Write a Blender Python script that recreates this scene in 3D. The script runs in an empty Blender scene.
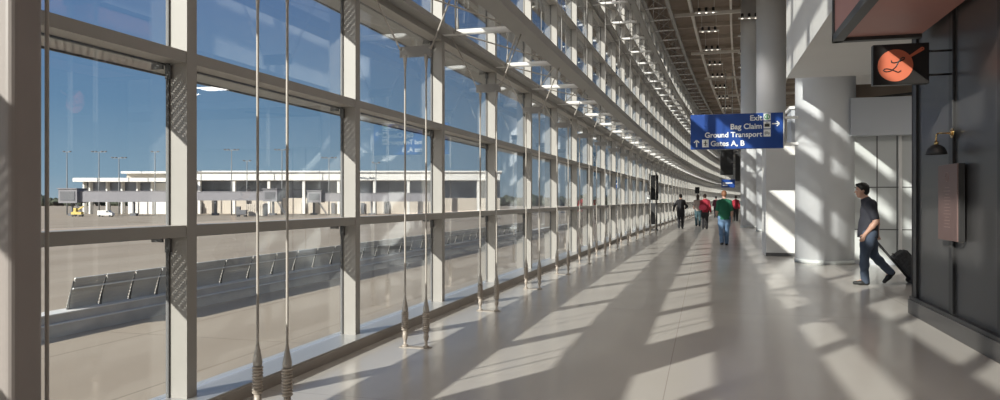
import bpy, math, random
import numpy as np
from mathutils import Vector, Matrix
random.seed(7)
S = bpy.context.scene
COL = S.collection
PI = math.pi
# ------------------------------------------------------------------ camera
CAM = Vector((3.354, 0.0, 1.5))
F = 740.0
TH = math.atan(205 / 740)
SN, CS = math.sin(TH), math.cos(TH)
cd = bpy.data.cameras.new('camera')
cam = bpy.data.objects.new('camera', cd)
COL.objects.link(cam)
cam.location = CAM
cam.rotation_euler = (PI / 2, 0, TH)
cd.sensor_width = 36
cd.lens = 36 * F / 1000
cd.clip_end = 3000
cd.clip_start = 0.05
S.camera = cam

def at(px, py, z):
    """world point seen at a pixel at depth z"""
    x = (px - 500) / F * z
    u = (200 - py) / F * z
    return Vector((CAM.x + x * CS - z * SN, x * SN + z * CS, CAM.z + u))

def atY(px, py, Y):
    """world point seen at a pixel on the plane y = Y"""
    k = (px - 500) / F
    z = Y / (k * SN + CS)
    return at(px, py, z)

def floor_at(px, py):
    return at(px, py, F * 1.5 / (py - 200))

# ------------------------------------------------------------------ curve of the hall
R = 1200.0
def W(t, p=0.0, z=0.0):
    a = t / R
    return Vector((R - (R - p) * math.cos(a), (R - p) * math.sin(a), z))

# ------------------------------------------------------------------ materials
def mat(name, col, rough=0.5, metal=0.0, spec=0.5, noise=None, bump=None, emit=None, coat=0.0):
    m = bpy.data.materials.new(name)
    m.use_nodes = True
    nt = m.node_tree
    b = nt.nodes['Principled BSDF']
    b.inputs['Base Color'].default_value = (*col, 1)
    b.inputs['Roughness'].default_value = rough
    b.inputs['Metallic'].default_value = metal
    b.inputs['Specular IOR Level'].default_value = spec
    if coat:
        b.inputs['Coat Weight'].default_value = coat
        b.inputs['Coat Roughness'].default_value = 0.1
    if emit:
        b.inputs['Emission Color'].default_value = (*emit[0], 1)
        b.inputs['Emission Strength'].default_value = emit[1]
    tc = None
    if noise or bump:
        tc = nt.nodes.new('ShaderNodeTexCoord')
    if noise:
        sc, amt = noise[0], noise[1]
        n = nt.nodes.new('ShaderNodeTexNoise')
        n.inputs['Scale'].default_value = sc
        n.inputs['Detail'].default_value = 5
        nt.links.new(tc.outputs['Object'], n.inputs['Vector'])
        r = nt.nodes.new('ShaderNodeValToRGB')
        r.color_ramp.elements[0].position = 0.3
        r.color_ramp.elements[1].position = 0.7
        r.color_ramp.elements[0].color = (*[c * (1 - amt) for c in col], 1)
        r.color_ramp.elements[1].color = (*[min(1, c * (1 + amt)) for c in col], 1)
        nt.links.new(n.outputs['Fac'], r.inputs['Fac'])
        nt.links.new(r.outputs['Color'], b.inputs['Base Color'])
    if bump:
        n2 = nt.nodes.new('ShaderNodeTexNoise')
        n2.inputs['Scale'].default_value = bump[0]
        nt.links.new(tc.outputs['Object'], n2.inputs['Vector'])
        bp = nt.nodes.new('ShaderNodeBump')
        bp.inputs['Strength'].default_value = bump[1]
        bp.inputs['Distance'].default_value = 0.02
        nt.links.new(n2.outputs['Fac'], bp.inputs['Height'])
        nt.links.new(bp.outputs['Normal'], b.inputs['Normal'])
    return m

def glass_mat(name, tint=(0.93, 0.95, 0.95), ior=1.45, rough=0.0):
    m = bpy.data.materials.new(name)
    m.use_nodes = True
    nt = m.node_tree
    nt.nodes.clear()
    out = nt.nodes.new('ShaderNodeOutputMaterial')
    mix = nt.nodes.new('ShaderNodeMixShader')
    tr = nt.nodes.new('ShaderNodeBsdfTransparent')
    tr.inputs['Color'].default_value = (*tint, 1)
    gl = nt.nodes.new('ShaderNodeBsdfGlossy')
    gl.inputs['Roughness'].default_value = rough
    gl.inputs['Color'].default_value = (0.9, 0.92, 0.95, 1)
    lw = nt.nodes.new('ShaderNodeLayerWeight')
    pw = nt.nodes.new('ShaderNodeMath'); pw.operation = 'POWER'; pw.inputs[1].default_value = 3.6
    ma = nt.nodes.new('ShaderNodeMath'); ma.operation = 'MULTIPLY_ADD'
    ma.inputs[1].default_value = 0.95; ma.inputs[2].default_value = 0.05
    nt.links.new(lw.outputs['Facing'], pw.inputs[0])
    nt.links.new(pw.outputs[0], ma.inputs[0])
    nt.links.new(ma.outputs[0], mix.inputs[0])
    nt.links.new(tr.outputs[0], mix.inputs[1])
    nt.links.new(gl.outputs[0], mix.inputs[2])
    nt.links.new(mix.outputs[0], out.inputs[0])
    return m

def perforated_mat(name, col, pitch=0.045, rad=0.0100):
    m = bpy.data.materials.new(name)
    m.use_nodes = True
    nt = m.node_tree
    b = nt.nodes['Principled BSDF']
    b.inputs['Base Color'].default_value = (*col, 1)
    b.inputs['Roughness'].default_value = 0.5
    out = nt.nodes['Material Output']
    tc = nt.nodes.new('ShaderNodeTexCoord')
    mp = nt.nodes.new('ShaderNodeMapping')
    mp.inputs['Rotation'].default_value = (0, 0, PI / 4)
    mp.inputs['Scale'].default_value = (1 / pitch, 1 / pitch, 0.0)
    v = nt.nodes.new('ShaderNodeTexVoronoi')
    v.voronoi_dimensions = '2D'
    v.inputs['Randomness'].default_value = 0.0
    v.inputs['Scale'].default_value = 1.0
    lt = nt.nodes.new('ShaderNodeMath')
    lt.operation = 'LESS_THAN'
    lt.inputs[1].default_value = rad / pitch
    tr = nt.nodes.new('ShaderNodeBsdfTransparent')
    mix = nt.nodes.new('ShaderNodeMixShader')
    nt.links.new(tc.outputs['Object'], mp.inputs['Vector'])
    nt.links.new(mp.outputs[0], v.inputs['Vector'])
    nt.links.new(v.outputs['Distance'], lt.inputs[0])
    nt.links.new(lt.outputs[0], mix.inputs[0])
    nt.links.new(b.outputs[0], mix.inputs[1])
    nt.links.new(tr.outputs[0], mix.inputs[2])
    nt.links.new(mix.outputs[0], out.inputs[0])
    return m

def floor_mat():
    m = bpy.data.materials.new('polished_concrete')
    m.use_nodes = True
    nt = m.node_tree
    N, L = nt.nodes, nt.links
    b = N['Principled BSDF']
    tc = N.new('ShaderNodeTexCoord')
    n = N.new('ShaderNodeTexNoise'); n.inputs['Scale'].default_value = 0.45; n.inputs['Detail'].default_value = 8
    n.inputs['Roughness'].default_value = 0.65
    n.inputs['Detail'].default_value = 2
    L.new(tc.outputs['Object'], n.inputs['Vector'])
    r = N.new('ShaderNodeValToRGB')
    r.color_ramp.elements[0].position = 0.28; r.color_ramp.elements[0].color = (0.575, 0.54, 0.498, 1)
    r.color_ramp.elements[1].position = 0.72; r.color_ramp.elements[1].color = (0.63, 0.593, 0.55, 1)
    L.new(n.outputs['Fac'], r.inputs['Fac'])
    n2 = N.new('ShaderNodeTexNoise'); n2.inputs['Scale'].default_value = 90; n2.inputs['Detail'].default_value = 2
    L.new(tc.outputs['Object'], n2.inputs['Vector'])
    mx = N.new('ShaderNodeMix'); mx.data_type = 'RGBA'; mx.blend_type = 'MULTIPLY'
    mx.inputs[0].default_value = 0.0
    L.new(r.outputs[0], mx.inputs[6]); L.new(n2.outputs['Fac'], mx.inputs[7])
    # control joints
    br = N.new('ShaderNodeTexBrick')
    br.offset = 0.0
    br.inputs['Color1'].default_value = (1, 1, 1, 1); br.inputs['Color2'].default_value = (0.97, 0.97, 0.97, 1)
    br.inputs['Mortar'].default_value = (0.72, 0.70, 0.68, 1)
    br.inputs['Scale'].default_value = 1.0
    br.inputs['Mortar Size'].default_value = 0.004
    br.inputs['Brick Width'].default_value = 3.05
    br.inputs['Row Height'].default_value = 5.136
    L.new(tc.outputs['Object'], br.inputs['Vector'])
    mx2 = N.new('ShaderNodeMix'); mx2.data_type = 'RGBA'; mx2.blend_type = 'MULTIPLY'
    mx2.inputs[0].default_value = 1.0
    L.new(mx.outputs[2], mx2.inputs[6]); L.new(br.outputs['Color'], mx2.inputs[7])
    L.new(mx2.outputs[2], b.inputs['Base Color'])
    mr = N.new('ShaderNodeMapRange')
    mr.inputs['To Min'].default_value = 0.17; mr.inputs['To Max'].default_value = 0.22
    L.new(n.outputs['Fac'], mr.inputs['Value'])
    L.new(mr.outputs[0], b.inputs['Roughness'])
    b.inputs['Specular IOR Level'].default_value = 0.5
    return m

def apron_mat():
    m = bpy.data.materials.new('apron_concrete')
    m.use_nodes = True
    nt = m.node_tree
    N, L = nt.nodes, nt.links
    b = N['Principled BSDF']
    b.inputs['Roughness'].default_value = 0.9
    tc = N.new('ShaderNodeTexCoord')
    n = N.new('ShaderNodeTexNoise'); n.inputs['Scale'].default_value = 0.05; n.inputs['Detail'].default_value = 9
    mp = N.new('ShaderNodeMapping'); mp.inputs['Scale'].default_value = (3.0, 0.6, 1)
    L.new(tc.outputs['Object'], mp.inputs['Vector']); L.new(mp.outputs[0], n.inputs['Vector'])
    r = N.new('ShaderNodeValToRGB')
    r.color_ramp.elements[0].position = 0.3; r.color_ramp.elements[0].color = (0.335, 0.265, 0.195, 1)
    r.color_ramp.elements[1].position = 0.7; r.color_ramp.elements[1].color = (0.43, 0.355, 0.27, 1)
    L.new(n.outputs['Fac'], r.inputs['Fac'])
    br = N.new('ShaderNodeTexBrick'); br.offset = 0.0
    br.inputs['Color1'].default_value = (1, 1, 1, 1); br.inputs['Color2'].default_value = (0.95, 0.95, 0.95, 1)
    br.inputs['Mortar'].default_value = (0.35, 0.33, 0.31, 1)
    br.inputs['Scale'].default_value = 1.0; br.inputs['Mortar Size'].default_value = 0.035
    br.inputs['Brick Width'].default_value = 7.6; br.inputs['Row Height'].default_value = 30.0
    L.new(tc.outputs['Object'], br.inputs['Vector'])
    mx2 = N.new('ShaderNodeMix'); mx2.data_type = 'RGBA'; mx2.blend_type = 'MULTIPLY'; mx2.inputs[0].default_value = 0.8
    L.new(r.outputs[0], mx2.inputs[6]); L.new(br.outputs['Color'], mx2.inputs[7])
    L.new(mx2.outputs[2], b.inputs['Base Color'])
    return m

M = dict(
    alu=mat('painted_aluminium', (0.385, 0.365, 0.335), 0.45, noise=(3, 0.03)),
    sill=mat('sill_metal', (0.50, 0.50, 0.50), 0.28, 0.3),
    curb=mat('curb_paint', (0.36, 0.32, 0.28), 0.5, noise=(2, 0.06)),
    shade=perforated_mat('perforated_aluminium', (0.40, 0.385, 0.36)),
    glass=glass_mat('window_glass'),
    girder=mat('girder_paint', (0.31, 0.295, 0.275), 0.5, noise=(2, 0.03)),
    white=mat('white_paint', (0.78, 0.77, 0.75), 0.5, noise=(1.5, 0.02)),
    steel=mat('rod_steel', (0.50, 0.46, 0.41), 0.4, 0.15),
    steel2=mat('rod_fitting', (0.46, 0.40, 0.34), 0.45, 0.1),
    pier=mat('pier_paint', (0.34, 0.30, 0.28), 0.45, noise=(3, 0.04)),
    floor=floor_mat(),
    ceil=mat('ceiling_deck', (0.33, 0.26, 0.205), 0.8, noise=(1.2, 0.12)),
    ceilbeam=mat('ceiling_beam', (0.55, 0.47, 0.39), 0.6, noise=(2, 0.05)),
    ceilstrip=mat('ceiling_runner', (0.80, 0.75, 0.68), 0.55),
    column=mat('column_plaster', (0.72, 0.735, 0.755), 0.55, noise=(1.2, 0.015)),
    plaster=mat('bulkhead_plaster', (0.70, 0.69, 0.67), 0.6, noise=(1, 0.02)),
    greywall=mat('grey_metal_panel', (0.58, 0.60, 0.59), 0.4, noise=(1, 0.02)),
    bluegrey=mat('bluegrey_panel', (0.50, 0.525, 0.56), 0.5, noise=(1, 0.02)),
    seam=mat('dark_seam', (0.12, 0.12, 0.12), 0.6),
    black=mat('storefront_panel', (0.060, 0.058, 0.058), 0.33, 0.0, 0.55, noise=(1.2, 0.06)),
    blackframe=mat('storefront_frame', (0.028, 0.027, 0.027), 0.4),
    plinth=mat('storefront_plinth', (0.07, 0.065, 0.062), 0.4),
    canopyframe=mat('canopy_frame', (0.055, 0.055, 0.055), 0.45),
    canopypink=mat('canopy_red_panel', (0.52, 0.25, 0.21), 0.45, noise=(1.5, 0.04)),
    brass=mat('brass', (0.75, 0.52, 0.22), 0.25, 1.0),
    signblack=mat('blade_sign_black', (0.022, 0.020, 0.019), 0.35),
    copper=mat('copper_red', (0.62, 0.16, 0.085), 0.4),
    copperdark=mat('menu_copper', (0.17, 0.105, 0.095), 0.45, 0.2, noise=(4, 0.06)),
    menuprint=mat('menu_print', (0.26, 0.17, 0.15), 0.45),
    blue=mat('sign_blue', (0.012, 0.058, 0.27), 0.35, noise=(2, 0.03)),
    signwhite=mat('sign_white', (0.85, 0.86, 0.85), 0.5),
    signgreen=mat('sign_green', (0.02, 0.30, 0.10), 0.5),
    signgrey=mat('sign_icon_grey', (0.45, 0.46, 0.46), 0.5),
    screen=mat('screen_black', (0.015, 0.015, 0.016), 0.25),
    dark=mat('dark_plastic', (0.03, 0.03, 0.032), 0.45),
    lens=mat('lamp_lens', (0.9, 0.85, 0.75), 0.3, emit=((1, 0.9, 0.75), 4)),
    apron=apron_mat(),
    barrier=mat('barrier_concrete', (0.52, 0.475, 0.42), 0.8, noise=(0.8, 0.10)),
    barriercap=mat('barrier_cap', (0.78, 0.75, 0.70), 0.7),
    fence=mat('fence_metal', (0.46, 0.44, 0.405), 0.6, noise=(0.6, 0.08)),
    fencerib=mat('fence_rib', (0.04, 0.04, 0.039), 0.8),
    fenceedge=mat('fence_rail', (0.82, 0.81, 0.78), 0.5),
    bwhite=mat('terminal_white', (0.72, 0.70, 0.66), 0.6),
    bglass=mat('terminal_glass', (0.16, 0.17, 0.20), 0.25, 0, 0.8, noise=(0.12, 0.5)),
    btan=mat('terminal_tan', (0.52, 0.46, 0.39), 0.8),
    bgrey=mat('bridge_grey', (0.22, 0.21, 0.225), 0.7),
    bdark=mat('bridge_dark', (0.11, 0.11, 0.12), 0.6),
    yellow=mat('equipment_yellow', (0.60, 0.45, 0.12), 0.6),
    tree=mat('tree_green', (0.050, 0.060, 0.040), 0.9, noise=(0.3, 0.3)),
    pole=mat('pole_grey', (0.22, 0.22, 0.22), 0.6),
)

# ------------------------------------------------------------------ mesh builder
class MB:
    def __init__(s):
        s.v = []; s.f = []; s.sm = []; s.mi = []
        s.m = 0
    def add(s, vs, fs, smooth=False):
        o = len(s.v)
        s.v.extend([tuple(v) for v in vs])
        for f in fs:
            s.f.append([i + o for i in f]); s.sm.append(smooth); s.mi.append(s.m)
        return s
    def box(s, x0, x1, y0, y1, z0, z1):
        vs = [(x0,y0,z0),(x1,y0,z0),(x1,y1,z0),(x0,y1,z0),(x0,y0,z1),(x1,y0,z1),(x1,y1,z1),(x0,y1,z1)]
        return s.add(vs, [(0,3,2,1),(4,5,6,7),(0,1,5,4),(1,2,6,5),(2,3,7,6),(3,0,4,7)])
    def bar(s, a, b, w, h, up=(0,0,1)):
        a = Vector(a); b = Vector(b); d = (b - a).normalized()
        u = Vector(up)
        sd = d.cross(u)
        if sd.length < 1e-4: sd = d.cross(Vector((1,0,0)))
        sd.normalize(); u = sd.cross(d)
        vs = []
        for p in (a, b):
            for i, j in ((-1,-1),(1,-1),(1,1),(-1,1)):
                vs.append(p + sd * (w/2*i) + u * (h/2*j))
        return s.add(vs, [(3,2,1,0),(4,5,6,7),(0,1,5,4),(1,2,6,5),(2,3,7,6),(3,0,4,7)])
    def tube(s, pts, r, n=8, cap=True, smooth=True):
        pts = [Vector(p) for p in pts]
        rs = r if isinstance(r, (list, tuple)) else [r] * len(pts)
        vs = []; fs = []
        ref = None
        for i, p in enumerate(pts):
            if i == 0: d = pts[1] - p
            elif i == len(pts) - 1: d = p - pts[i-1]
            else: d = (pts[i+1] - p).normalized() + (p - pts[i-1]).normalized()
            if d.length < 1e-9: d = Vector((0,0,1))
            d.normalize()
            if ref is None:
                ref = d.orthogonal().normalized()
            else:
                ref = (ref - d * ref.dot(d)).normalized()
            o = d.cross(ref)
            for k in range(n):
                a = 2 * PI * k / n
                vs.append(p + (ref * math.cos(a) + o * math.sin(a)) * rs[i])
        for i in range(len(pts) - 1):
            for k in range(n):
                k2 = (k + 1) % n
                fs.append((i*n+k, i*n+k2, (i+1)*n+k2, (i+1)*n+k))
        s.add(vs, fs, smooth)
        if cap:
            o = len(s.v) - len(vs)
            s.f.append([o + k for k in range(n)][::-1]); s.sm.append(False); s.mi.append(s.m)
            s.f.append([o + (len(pts)-1)*n + k for k in range(n)]); s.sm.append(False); s.mi.append(s.m)
        return s
    def lathe(s, prof, c=(0,0,0), n=24, smooth=True):
        """prof: list of (r, z); axis z"""
        return s.tube([(c[0], c[1], c[2] + z) for r, z in prof], [max(r, 1e-4) for r, z in prof], n, True, smooth) if all(prof[i+1][1] > prof[i][1] for i in range(len(prof)-1)) else s._lathe(prof, c, n, smooth)
    def _lathe(s, prof, c, n, smooth):
        vs = []; fs = []
        for r, z in prof:
            for k in range(n):
                a = 2*PI*k/n
                vs.append((c[0]+max(r,1e-4)*math.cos(a), c[1]+max(r,1e-4)*math.sin(a), c[2]+z))
        for i in range(len(prof)-1):
            for k in range(n):
                k2 = (k+1) % n
                fs.append((i*n+k, i*n+k2, (i+1)*n+k2, (i+1)*n+k))
        return s.add(vs, fs, smooth)
    def prism(s, poly, y0, y1, axis='y'):
        """poly of (a, b); extruded along axis"""
        def P(a, b, t):
            return {'y': (a, t, b), 'x': (t, a, b), 'z': (a, b, t)}[axis]
        n = len(poly)
        vs = [P(a, b, y0) for a, b in poly] + [P(a, b, y1) for a, b in poly]
        fs = [tuple(range(n)), tuple(range(2*n-1, n-1, -1))]
        for i in range(n):
            j = (i+1) % n
            fs.append((i, n+i, n+j, j))
        return s.add(vs, fs)
    def sweep(s, prof, t0, t1, step=4.0):
        """profile of (p, z) swept along the curved hall from t0 to t1"""
        k = max(1, int(round((t1 - t0) / step)))
        n = len(prof); vs = []; fs = []
        for i in range(k + 1):
            t = t0 + (t1 - t0) * i / k
            for p, z in prof: vs.append(W(t, p, z))
        for i in range(k):
            for j in range(n):
                j2 = (j + 1) % n
                fs.append((i*n+j, i*n+j2, (i+1)*n+j2, (i+1)*n+j))
        fs.append(tuple(range(n))[::-1]); fs.append(tuple(k*n + j for j in range(n)))
        return s.add(vs, fs)
    def mesh(s, name, m):
        me = bpy.data.meshes.new(name)
        me.from_pydata(s.v, [], s.f)
        ms = m if isinstance(m, (list, tuple)) else [m]
        for x in ms: me.materials.append(x)
        me.polygons.foreach_set('use_smooth', s.sm)
        if len(ms) > 1: me.polygons.foreach_set('material_index', s.mi)
        # consistent outward normals
        import bmesh
        bm = bmesh.new(); bm.from_mesh(me)
        bmesh.ops.recalc_face_normals(bm, faces=bm.faces)
        bm.to_mesh(me); bm.free()
        me.update()
        return me
    def build(s, name, m, parent=None, bevel=0.0, seg=2):
        o = bpy.data.objects.new(name, s.mesh(name, m))
        COL.objects.link(o)
        if parent: o.parent = parent
        if bevel:
            b = o.modifiers.new('bevel', 'BEVEL'); b.width = bevel; b.segments = seg; b.limit_method = 'ANGLE'
            b.angle_limit = math.radians(50)
        return o

def inst(name, me, parent=None, loc=(0,0,0), rz=0.0):
    o = bpy.data.objects.new(name, me)
    COL.objects.link(o)
    if parent: o.parent = parent
    o.location = loc
    o.rotation_euler = (0, 0, rz)
    return o

def tag(o, label=None, cat=None, group=None, kind=None):
    if label: o['label'] = label
    if cat: o['category'] = cat
    if group: o['group'] = group
    if kind: o['kind'] = kind
    return o

def empty(name, loc=(0,0,0), rz=0.0):
    o = bpy.data.objects.new(name, None)
    COL.objects.link(o)
    o.location = loc; o.rotation_euler = (0, 0, rz)
    return o

def st(o, label=None):
    o['kind'] = 'structure'
    if label: o['label'] = label
    return o

ORD = ['first','second','third','fourth','fifth','sixth','seventh','eighth','ninth','tenth','eleventh','twelfth',
       'thirteenth','fourteenth','fifteenth','sixteenth','seventeenth','eighteenth','nineteenth','twentieth']

# ================================================================== SETTING
BAY = 2.568
T1 = 4.512
PITCH = 1.22
def tk(k): return T1 + BAY * (k - 1)
def zk(k): return 0.102 + PITCH * k          # top of transom k
NROW = 9
TOP = zk(NROW)

# floor and slab
st(MB().box(-0.42, 24, -14.5, 205, -0.35, 0.0).build('floor', M['floor']), 'polished beige grey concrete concourse floor')
# ground outside
st(MB().box(-1200, -0.9, -900, 1600, -5.4, -5.0).build('ground', M['apron']), 'tan concrete airfield apron outside the glass wall')
# sill kerb
mb = MB().sweep([(-0.40, 0.0), (0.0, 0.0), (0.0, 0.088), (-0.012, 0.10), (-0.40, 0.10)], -13, 200)
base = st(mb.build('baseboard_left', M['curb']), 'low brown kerb under the glass wall')
MB().sweep([(-0.40, 0.10), (-0.006, 0.10), (-0.006, 0.106), (-0.40, 0.106)], -13, 200).build('sill_top', M['sill'], base)

# ---- glazed bays: one window per bay, its mullion, transoms and sunshades as parts
yA, yB = 0.0, BAY - 0.104
g = MB()
for r in range(NROW):
    g.box(-0.306, -0.294, yA + 0.012, yB - 0.012, zk(r) + 0.012, zk(r + 1) - 0.092)
me_glass = g.mesh('window_glass', M['glass'])
m_ = MB()
m_.box(-0.316, -0.15, -0.104, 0.0, 0.10, TOP + 0.1)
me_mull = m_.mesh('mullion', M['alu'])
gk = MB()
for r in range(1, NROW + 1): gk.box(-0.338, -0.318, yA + 0.002, yB - 0.002, zk(r) - 0.094, zk(r) - 0.081)
me_gask = gk.box(-0.312, -0.288, yA, yA + 0.014, 0.1, TOP).box(-0.312, -0.288, yB - 0.014, yB, 0.1, TOP).mesh('gasket', M['seam'])
me_tran = MB().box(-0.330, -0.152, yA, yB, -0.08, 0.0).mesh('transom', M['alu'])
sh = MB()
sh.box(-0.86, -0.335, yA - 0.10, yB, -0.030, -0.026)
me_shade = sh.mesh('sunshade', M['shade'])
me_brk = MB().box(-0.86, -0.845, yA - 0.10, yB, -0.045, -0.0305).box(-0.42, -0.33, yB - 0.03, yB - 0.012, -0.12, -0.031).box(-0.315, -0.27, yB - 0.02, yB - 0.001, -0.19, -0.095).mesh('shade_bracket', M['seam'])
# simple far bay
m_ = MB()
m_.box(-0.316, -0.15, -0.104, 0.0, 0.10, TOP + 0.1)
for r in range(1, NROW + 1):
    m_.box(-0.330, -0.152, yA, yB, zk(r) - 0.08, zk(r))
me_frame = m_.mesh('window_frame', M['alu'])
m_ = MB()
for r in range(1, NROW + 1):
    m_.box(-0.86, -0.335, yA - 0.10, yB, zk(r) - 0.030, zk(r) - 0.026)
me_shades = m_.mesh('sunshade', M['shade'])
wn = 0
for k in range(-6, 75):
    t = tk(k)
    wn += 1
    root = inst('window_%d' % wn, me_glass, None, W(t), -t / R)
    st(root)
    if 0 <= k <= 26:
        inst('mullion', me_mull, root)
        inst('gasket', me_gask, root)
        for r in range(1, NROW + 1):
            if k < 4 and r > 6: pass
            inst('transom', me_tran, root, (0, 0, zk(r)))
            s_ = inst('sunshade', me_shade, root, (0, 0, zk(r)))
            if k < 5: inst('shade_bracket', me_brk, s_)
    else:
        inst('window_frame', me_frame, root)
        inst('sunshade', me_shades, root)

# ---- horizontal girders at rows 3, 6, 9
NB = 42
strut_m = MB().tube([(0.0, -0.05, 0.03), (0.90, -0.05, 0.03)], 0.042, 8).box(-0.15, 0.01, -0.10, 0.0, 0.0, 0.07).mesh('strut', M['white'])
brace_m = MB().tube([(0.05, 0.0, 0.03), (0.9, BAY - 0.1, 0.03)], 0.011, 5).tube([(0.9, 0.0, 0.045), (0.05, BAY - 0.1, 0.045)], 0.011, 5).mesh('diagonal_brace', M['steel'])
hang_m = MB().tube([(0, 0, 0.05), (0, 0, 0.12), (0, 0, 0.25), (0, 0, 3.40), (0, 0, 3.55), (0, 0, 3.62)], [0.025, 0.025, 0.009, 0.009, 0.025, 0.025], 6).mesh('hanger_rod', M['girder'])
for gi, (row, word) in enumerate(((3, 'lowest'), (6, 'middle'), (9, 'highest'))):
    z = zk(row)
    c0 = 0.86 if row == 3 else 0.95
    ch = st(MB().sweep([(c0, z - 0.045), (1.12, z - 0.045), (1.12, z + 0.085), (1.08, z + 0.085), (1.08, z - 0.005), (c0 + 0.03, z - 0.005), (c0 + 0.03, z + 0.085), (c0, z + 0.085)], -13, 198)
            .build('trim_%d' % (gi + 1), M['girder']), word + ' long white wind girder along the glass wall')
    MB().sweep([(-0.16, z + 0.002), (0.02, z + 0.002), (0.02, z + 0.075), (-0.16, z + 0.075)], -13, 198).build('outer_chord', M['girder'], ch)
    for k in range(0, NB):
        t = tk(k); l = W(t, 0, z); rz = -t / R
        inst('strut', strut_m, ch, l, rz)
        inst('diagonal_brace', brace_m, ch, l, rz)
        if row < 9:
            inst('hanger_rod', hang_m, ch, W(t - 0.05, 0.055, z), rz)
            inst('hanger_rod', hang_m, ch, W(t - 0.05, 0.99, z), rz)

# ---- tension rod pairs
def rod_profile():
    return [(0.001, 0.0), (0.034, 0.002), (0.034, 0.02), (0.016, 0.025), (0.016, 0.07), (0.022, 0.08), (0.028, 0.11), (0.024, 0.165)]
anc = MB().lathe(rod_profile(), n=10).mesh('anchor', M['steel2'])
prof = [(0.024, 0.165)]
zz = 0.17
for i in range(9):
    prof += [(0.032, zz), (0.0385, zz + 0.006), (0.0385, zz + 0.012), (0.028, zz + 0.018)]
    zz += 0.0212
bplate = MB().box(0.33, 0.66, -0.04, 0.04, 0.0, 0.006).mesh('base_plate', M['curb'])
spr = MB().lathe(prof, n=14, smooth=False).mesh('spring', M['steel2'])
rodm = MB().lathe([(0.031, 0.362), (0.033, 0.39), (0.026, 0.43), (0.012, 0.50), (0.0095, 0.52), (0.0095, 2.80), (0.013, 2.86), (0.020, 2.93), (0.020, 2.98)], n=10).mesh('tension_rod', M['steel'])
plate = MB().box(0.325, 0.665, -0.012, 0.012, 2.955, 3.065).mesh('spreader_plate', M['girder'])
stayL = MB().tube([(0.34, 0, 3.03), (0.31, 0, 3.07), (-0.02, 0, 3.72)], [0.02, 0.009, 0.009], 6).mesh('stay_rod', M['steel'])
stayR = MB().tube([(0.65, 0, 3.03), (0.68, 0, 3.07), (0.95, 0, 3.71)], [0.02, 0.009, 0.009], 6).mesh('stay_rod', M['steel'])
for k in range(0, 36):
    t = tk(k) - 0.05
    if k == 0: t = 2.775
    e = empty('tension_rod_pair', W(t), -t / R)
    if k == 0: lab = 'single steel tension rod seen beside the dark pier at left'
    elif k == 1: lab = 'tall steel tension rod pair closest to camera, springs cut by bottom edge'
    elif k <= 10: lab = 'steel tension rod pair at the %s mullion after the dark pier' % ORD[k - 1]
    else: lab = 'small distant steel tension rod pair far down the glass wall'
    tag(e, lab, 'tension rod', 'tension rod pairs along the glass wall')
    inst('base_plate', bplate, e)
    for p in ((0.38,) if k == 0 else (0.38, 0.61)):
        inst('anchor', anc, e, (p, 0, 0)); inst('spring', spr, e, (p, 0, 0)); inst('tension_rod', rodm, e, (p, 0, 0))
    if k > 0:
        inst('spreader_plate', plate, e); inst('stay_rod', stayL, e); inst('stay_rod', stayR, e)

# ---- near pier
p = st(MB().box(-0.10, 0.60, 2.40, 2.56, 0.0, TOP).build('pier', M['pier'], None, 0.03, 4), 'dark grey steel pier filling the left edge')

# ---- ceiling
st(MB().box(-0.5, 24, -14.5, 205, 12.45, 12.65).build('ceiling', M['ceil']), 'brown timber toned ceiling deck high above')
st(MB().sweep([(-0.45, TOP + 0.1), (-0.15, TOP + 0.1), (-0.15, 12.45), (-0.45, 12.45)], -14, 204).build('wall_left', M['ceil']), 'band of wall above the glazing')
tn = 4
for pp, w_ in ((1.86, 0.16), (3.96, 0.12), (6.0, 0.12), (8.2, 0.14)):
    st(MB().sweep([(pp - w_/2, 12.0), (pp + w_/2, 12.0), (pp + w_/2, 12.2), (pp - w_/2, 12.2)], -14, 198).build('trim_%d' % tn, M['ceilstrip']), 'long pale ceiling runner')
    tn += 1
cb = MB()
crossm = MB().box(0.6, 23, -0.06, 0.06, 12.2, 12.45).mesh('ceiling_joist', M['ceilbeam'])
r_ = st(inst('trim_%d' % tn, crossm, None, W(-10)), 'rows of ceiling joists'); tn += 1
for i in range(1, 58):
    t = -10 + i * 3.6
    b_ = inst('ceiling_joist', crossm, r_, W(t) - W(-10), -t / R)
r_ = None
flat = MB().box(0.6, 20, -0.07, 0.07, 11.82, 12.0).mesh('cross_beam', M['ceilstrip'])
for i in range(0, 13):
    t = 31.5 + i * 11.5
    if r_ is None: r_ = st(inst('trim_%d' % tn, flat, None, W(t), -t / R), 'pale ceiling cross beams'); tn += 1; t0_ = t
    else: inst('cross_beam', flat, r_, W(t) - W(t0_), -(t - t0_) / R)
ptray = MB().bar((-0.55, 0, 0), (0.55, 0, 0), 0.24, 0.06).tube([(-0.4, 0, 0.02), (-0.4, 0, 1.15)], 0.012, 5).tube([(0.4, 0, 0.02), (0.4, 0, 1.15)], 0.012, 5).mesh('tray', M['white'])
can = MB().lathe([(0.05, 0.0), (0.075, 0.02), (0.075, 0.17), (0.04, 0.20)], (0, 0, 0.0), 10).mesh('spot_can', M['dark'])
lensm = MB().lathe([(0.001, -0.085), (0.058, -0.084), (0.058, -0.076)], n=10).mesh('lens', M['lens'])
fx = 0
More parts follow.
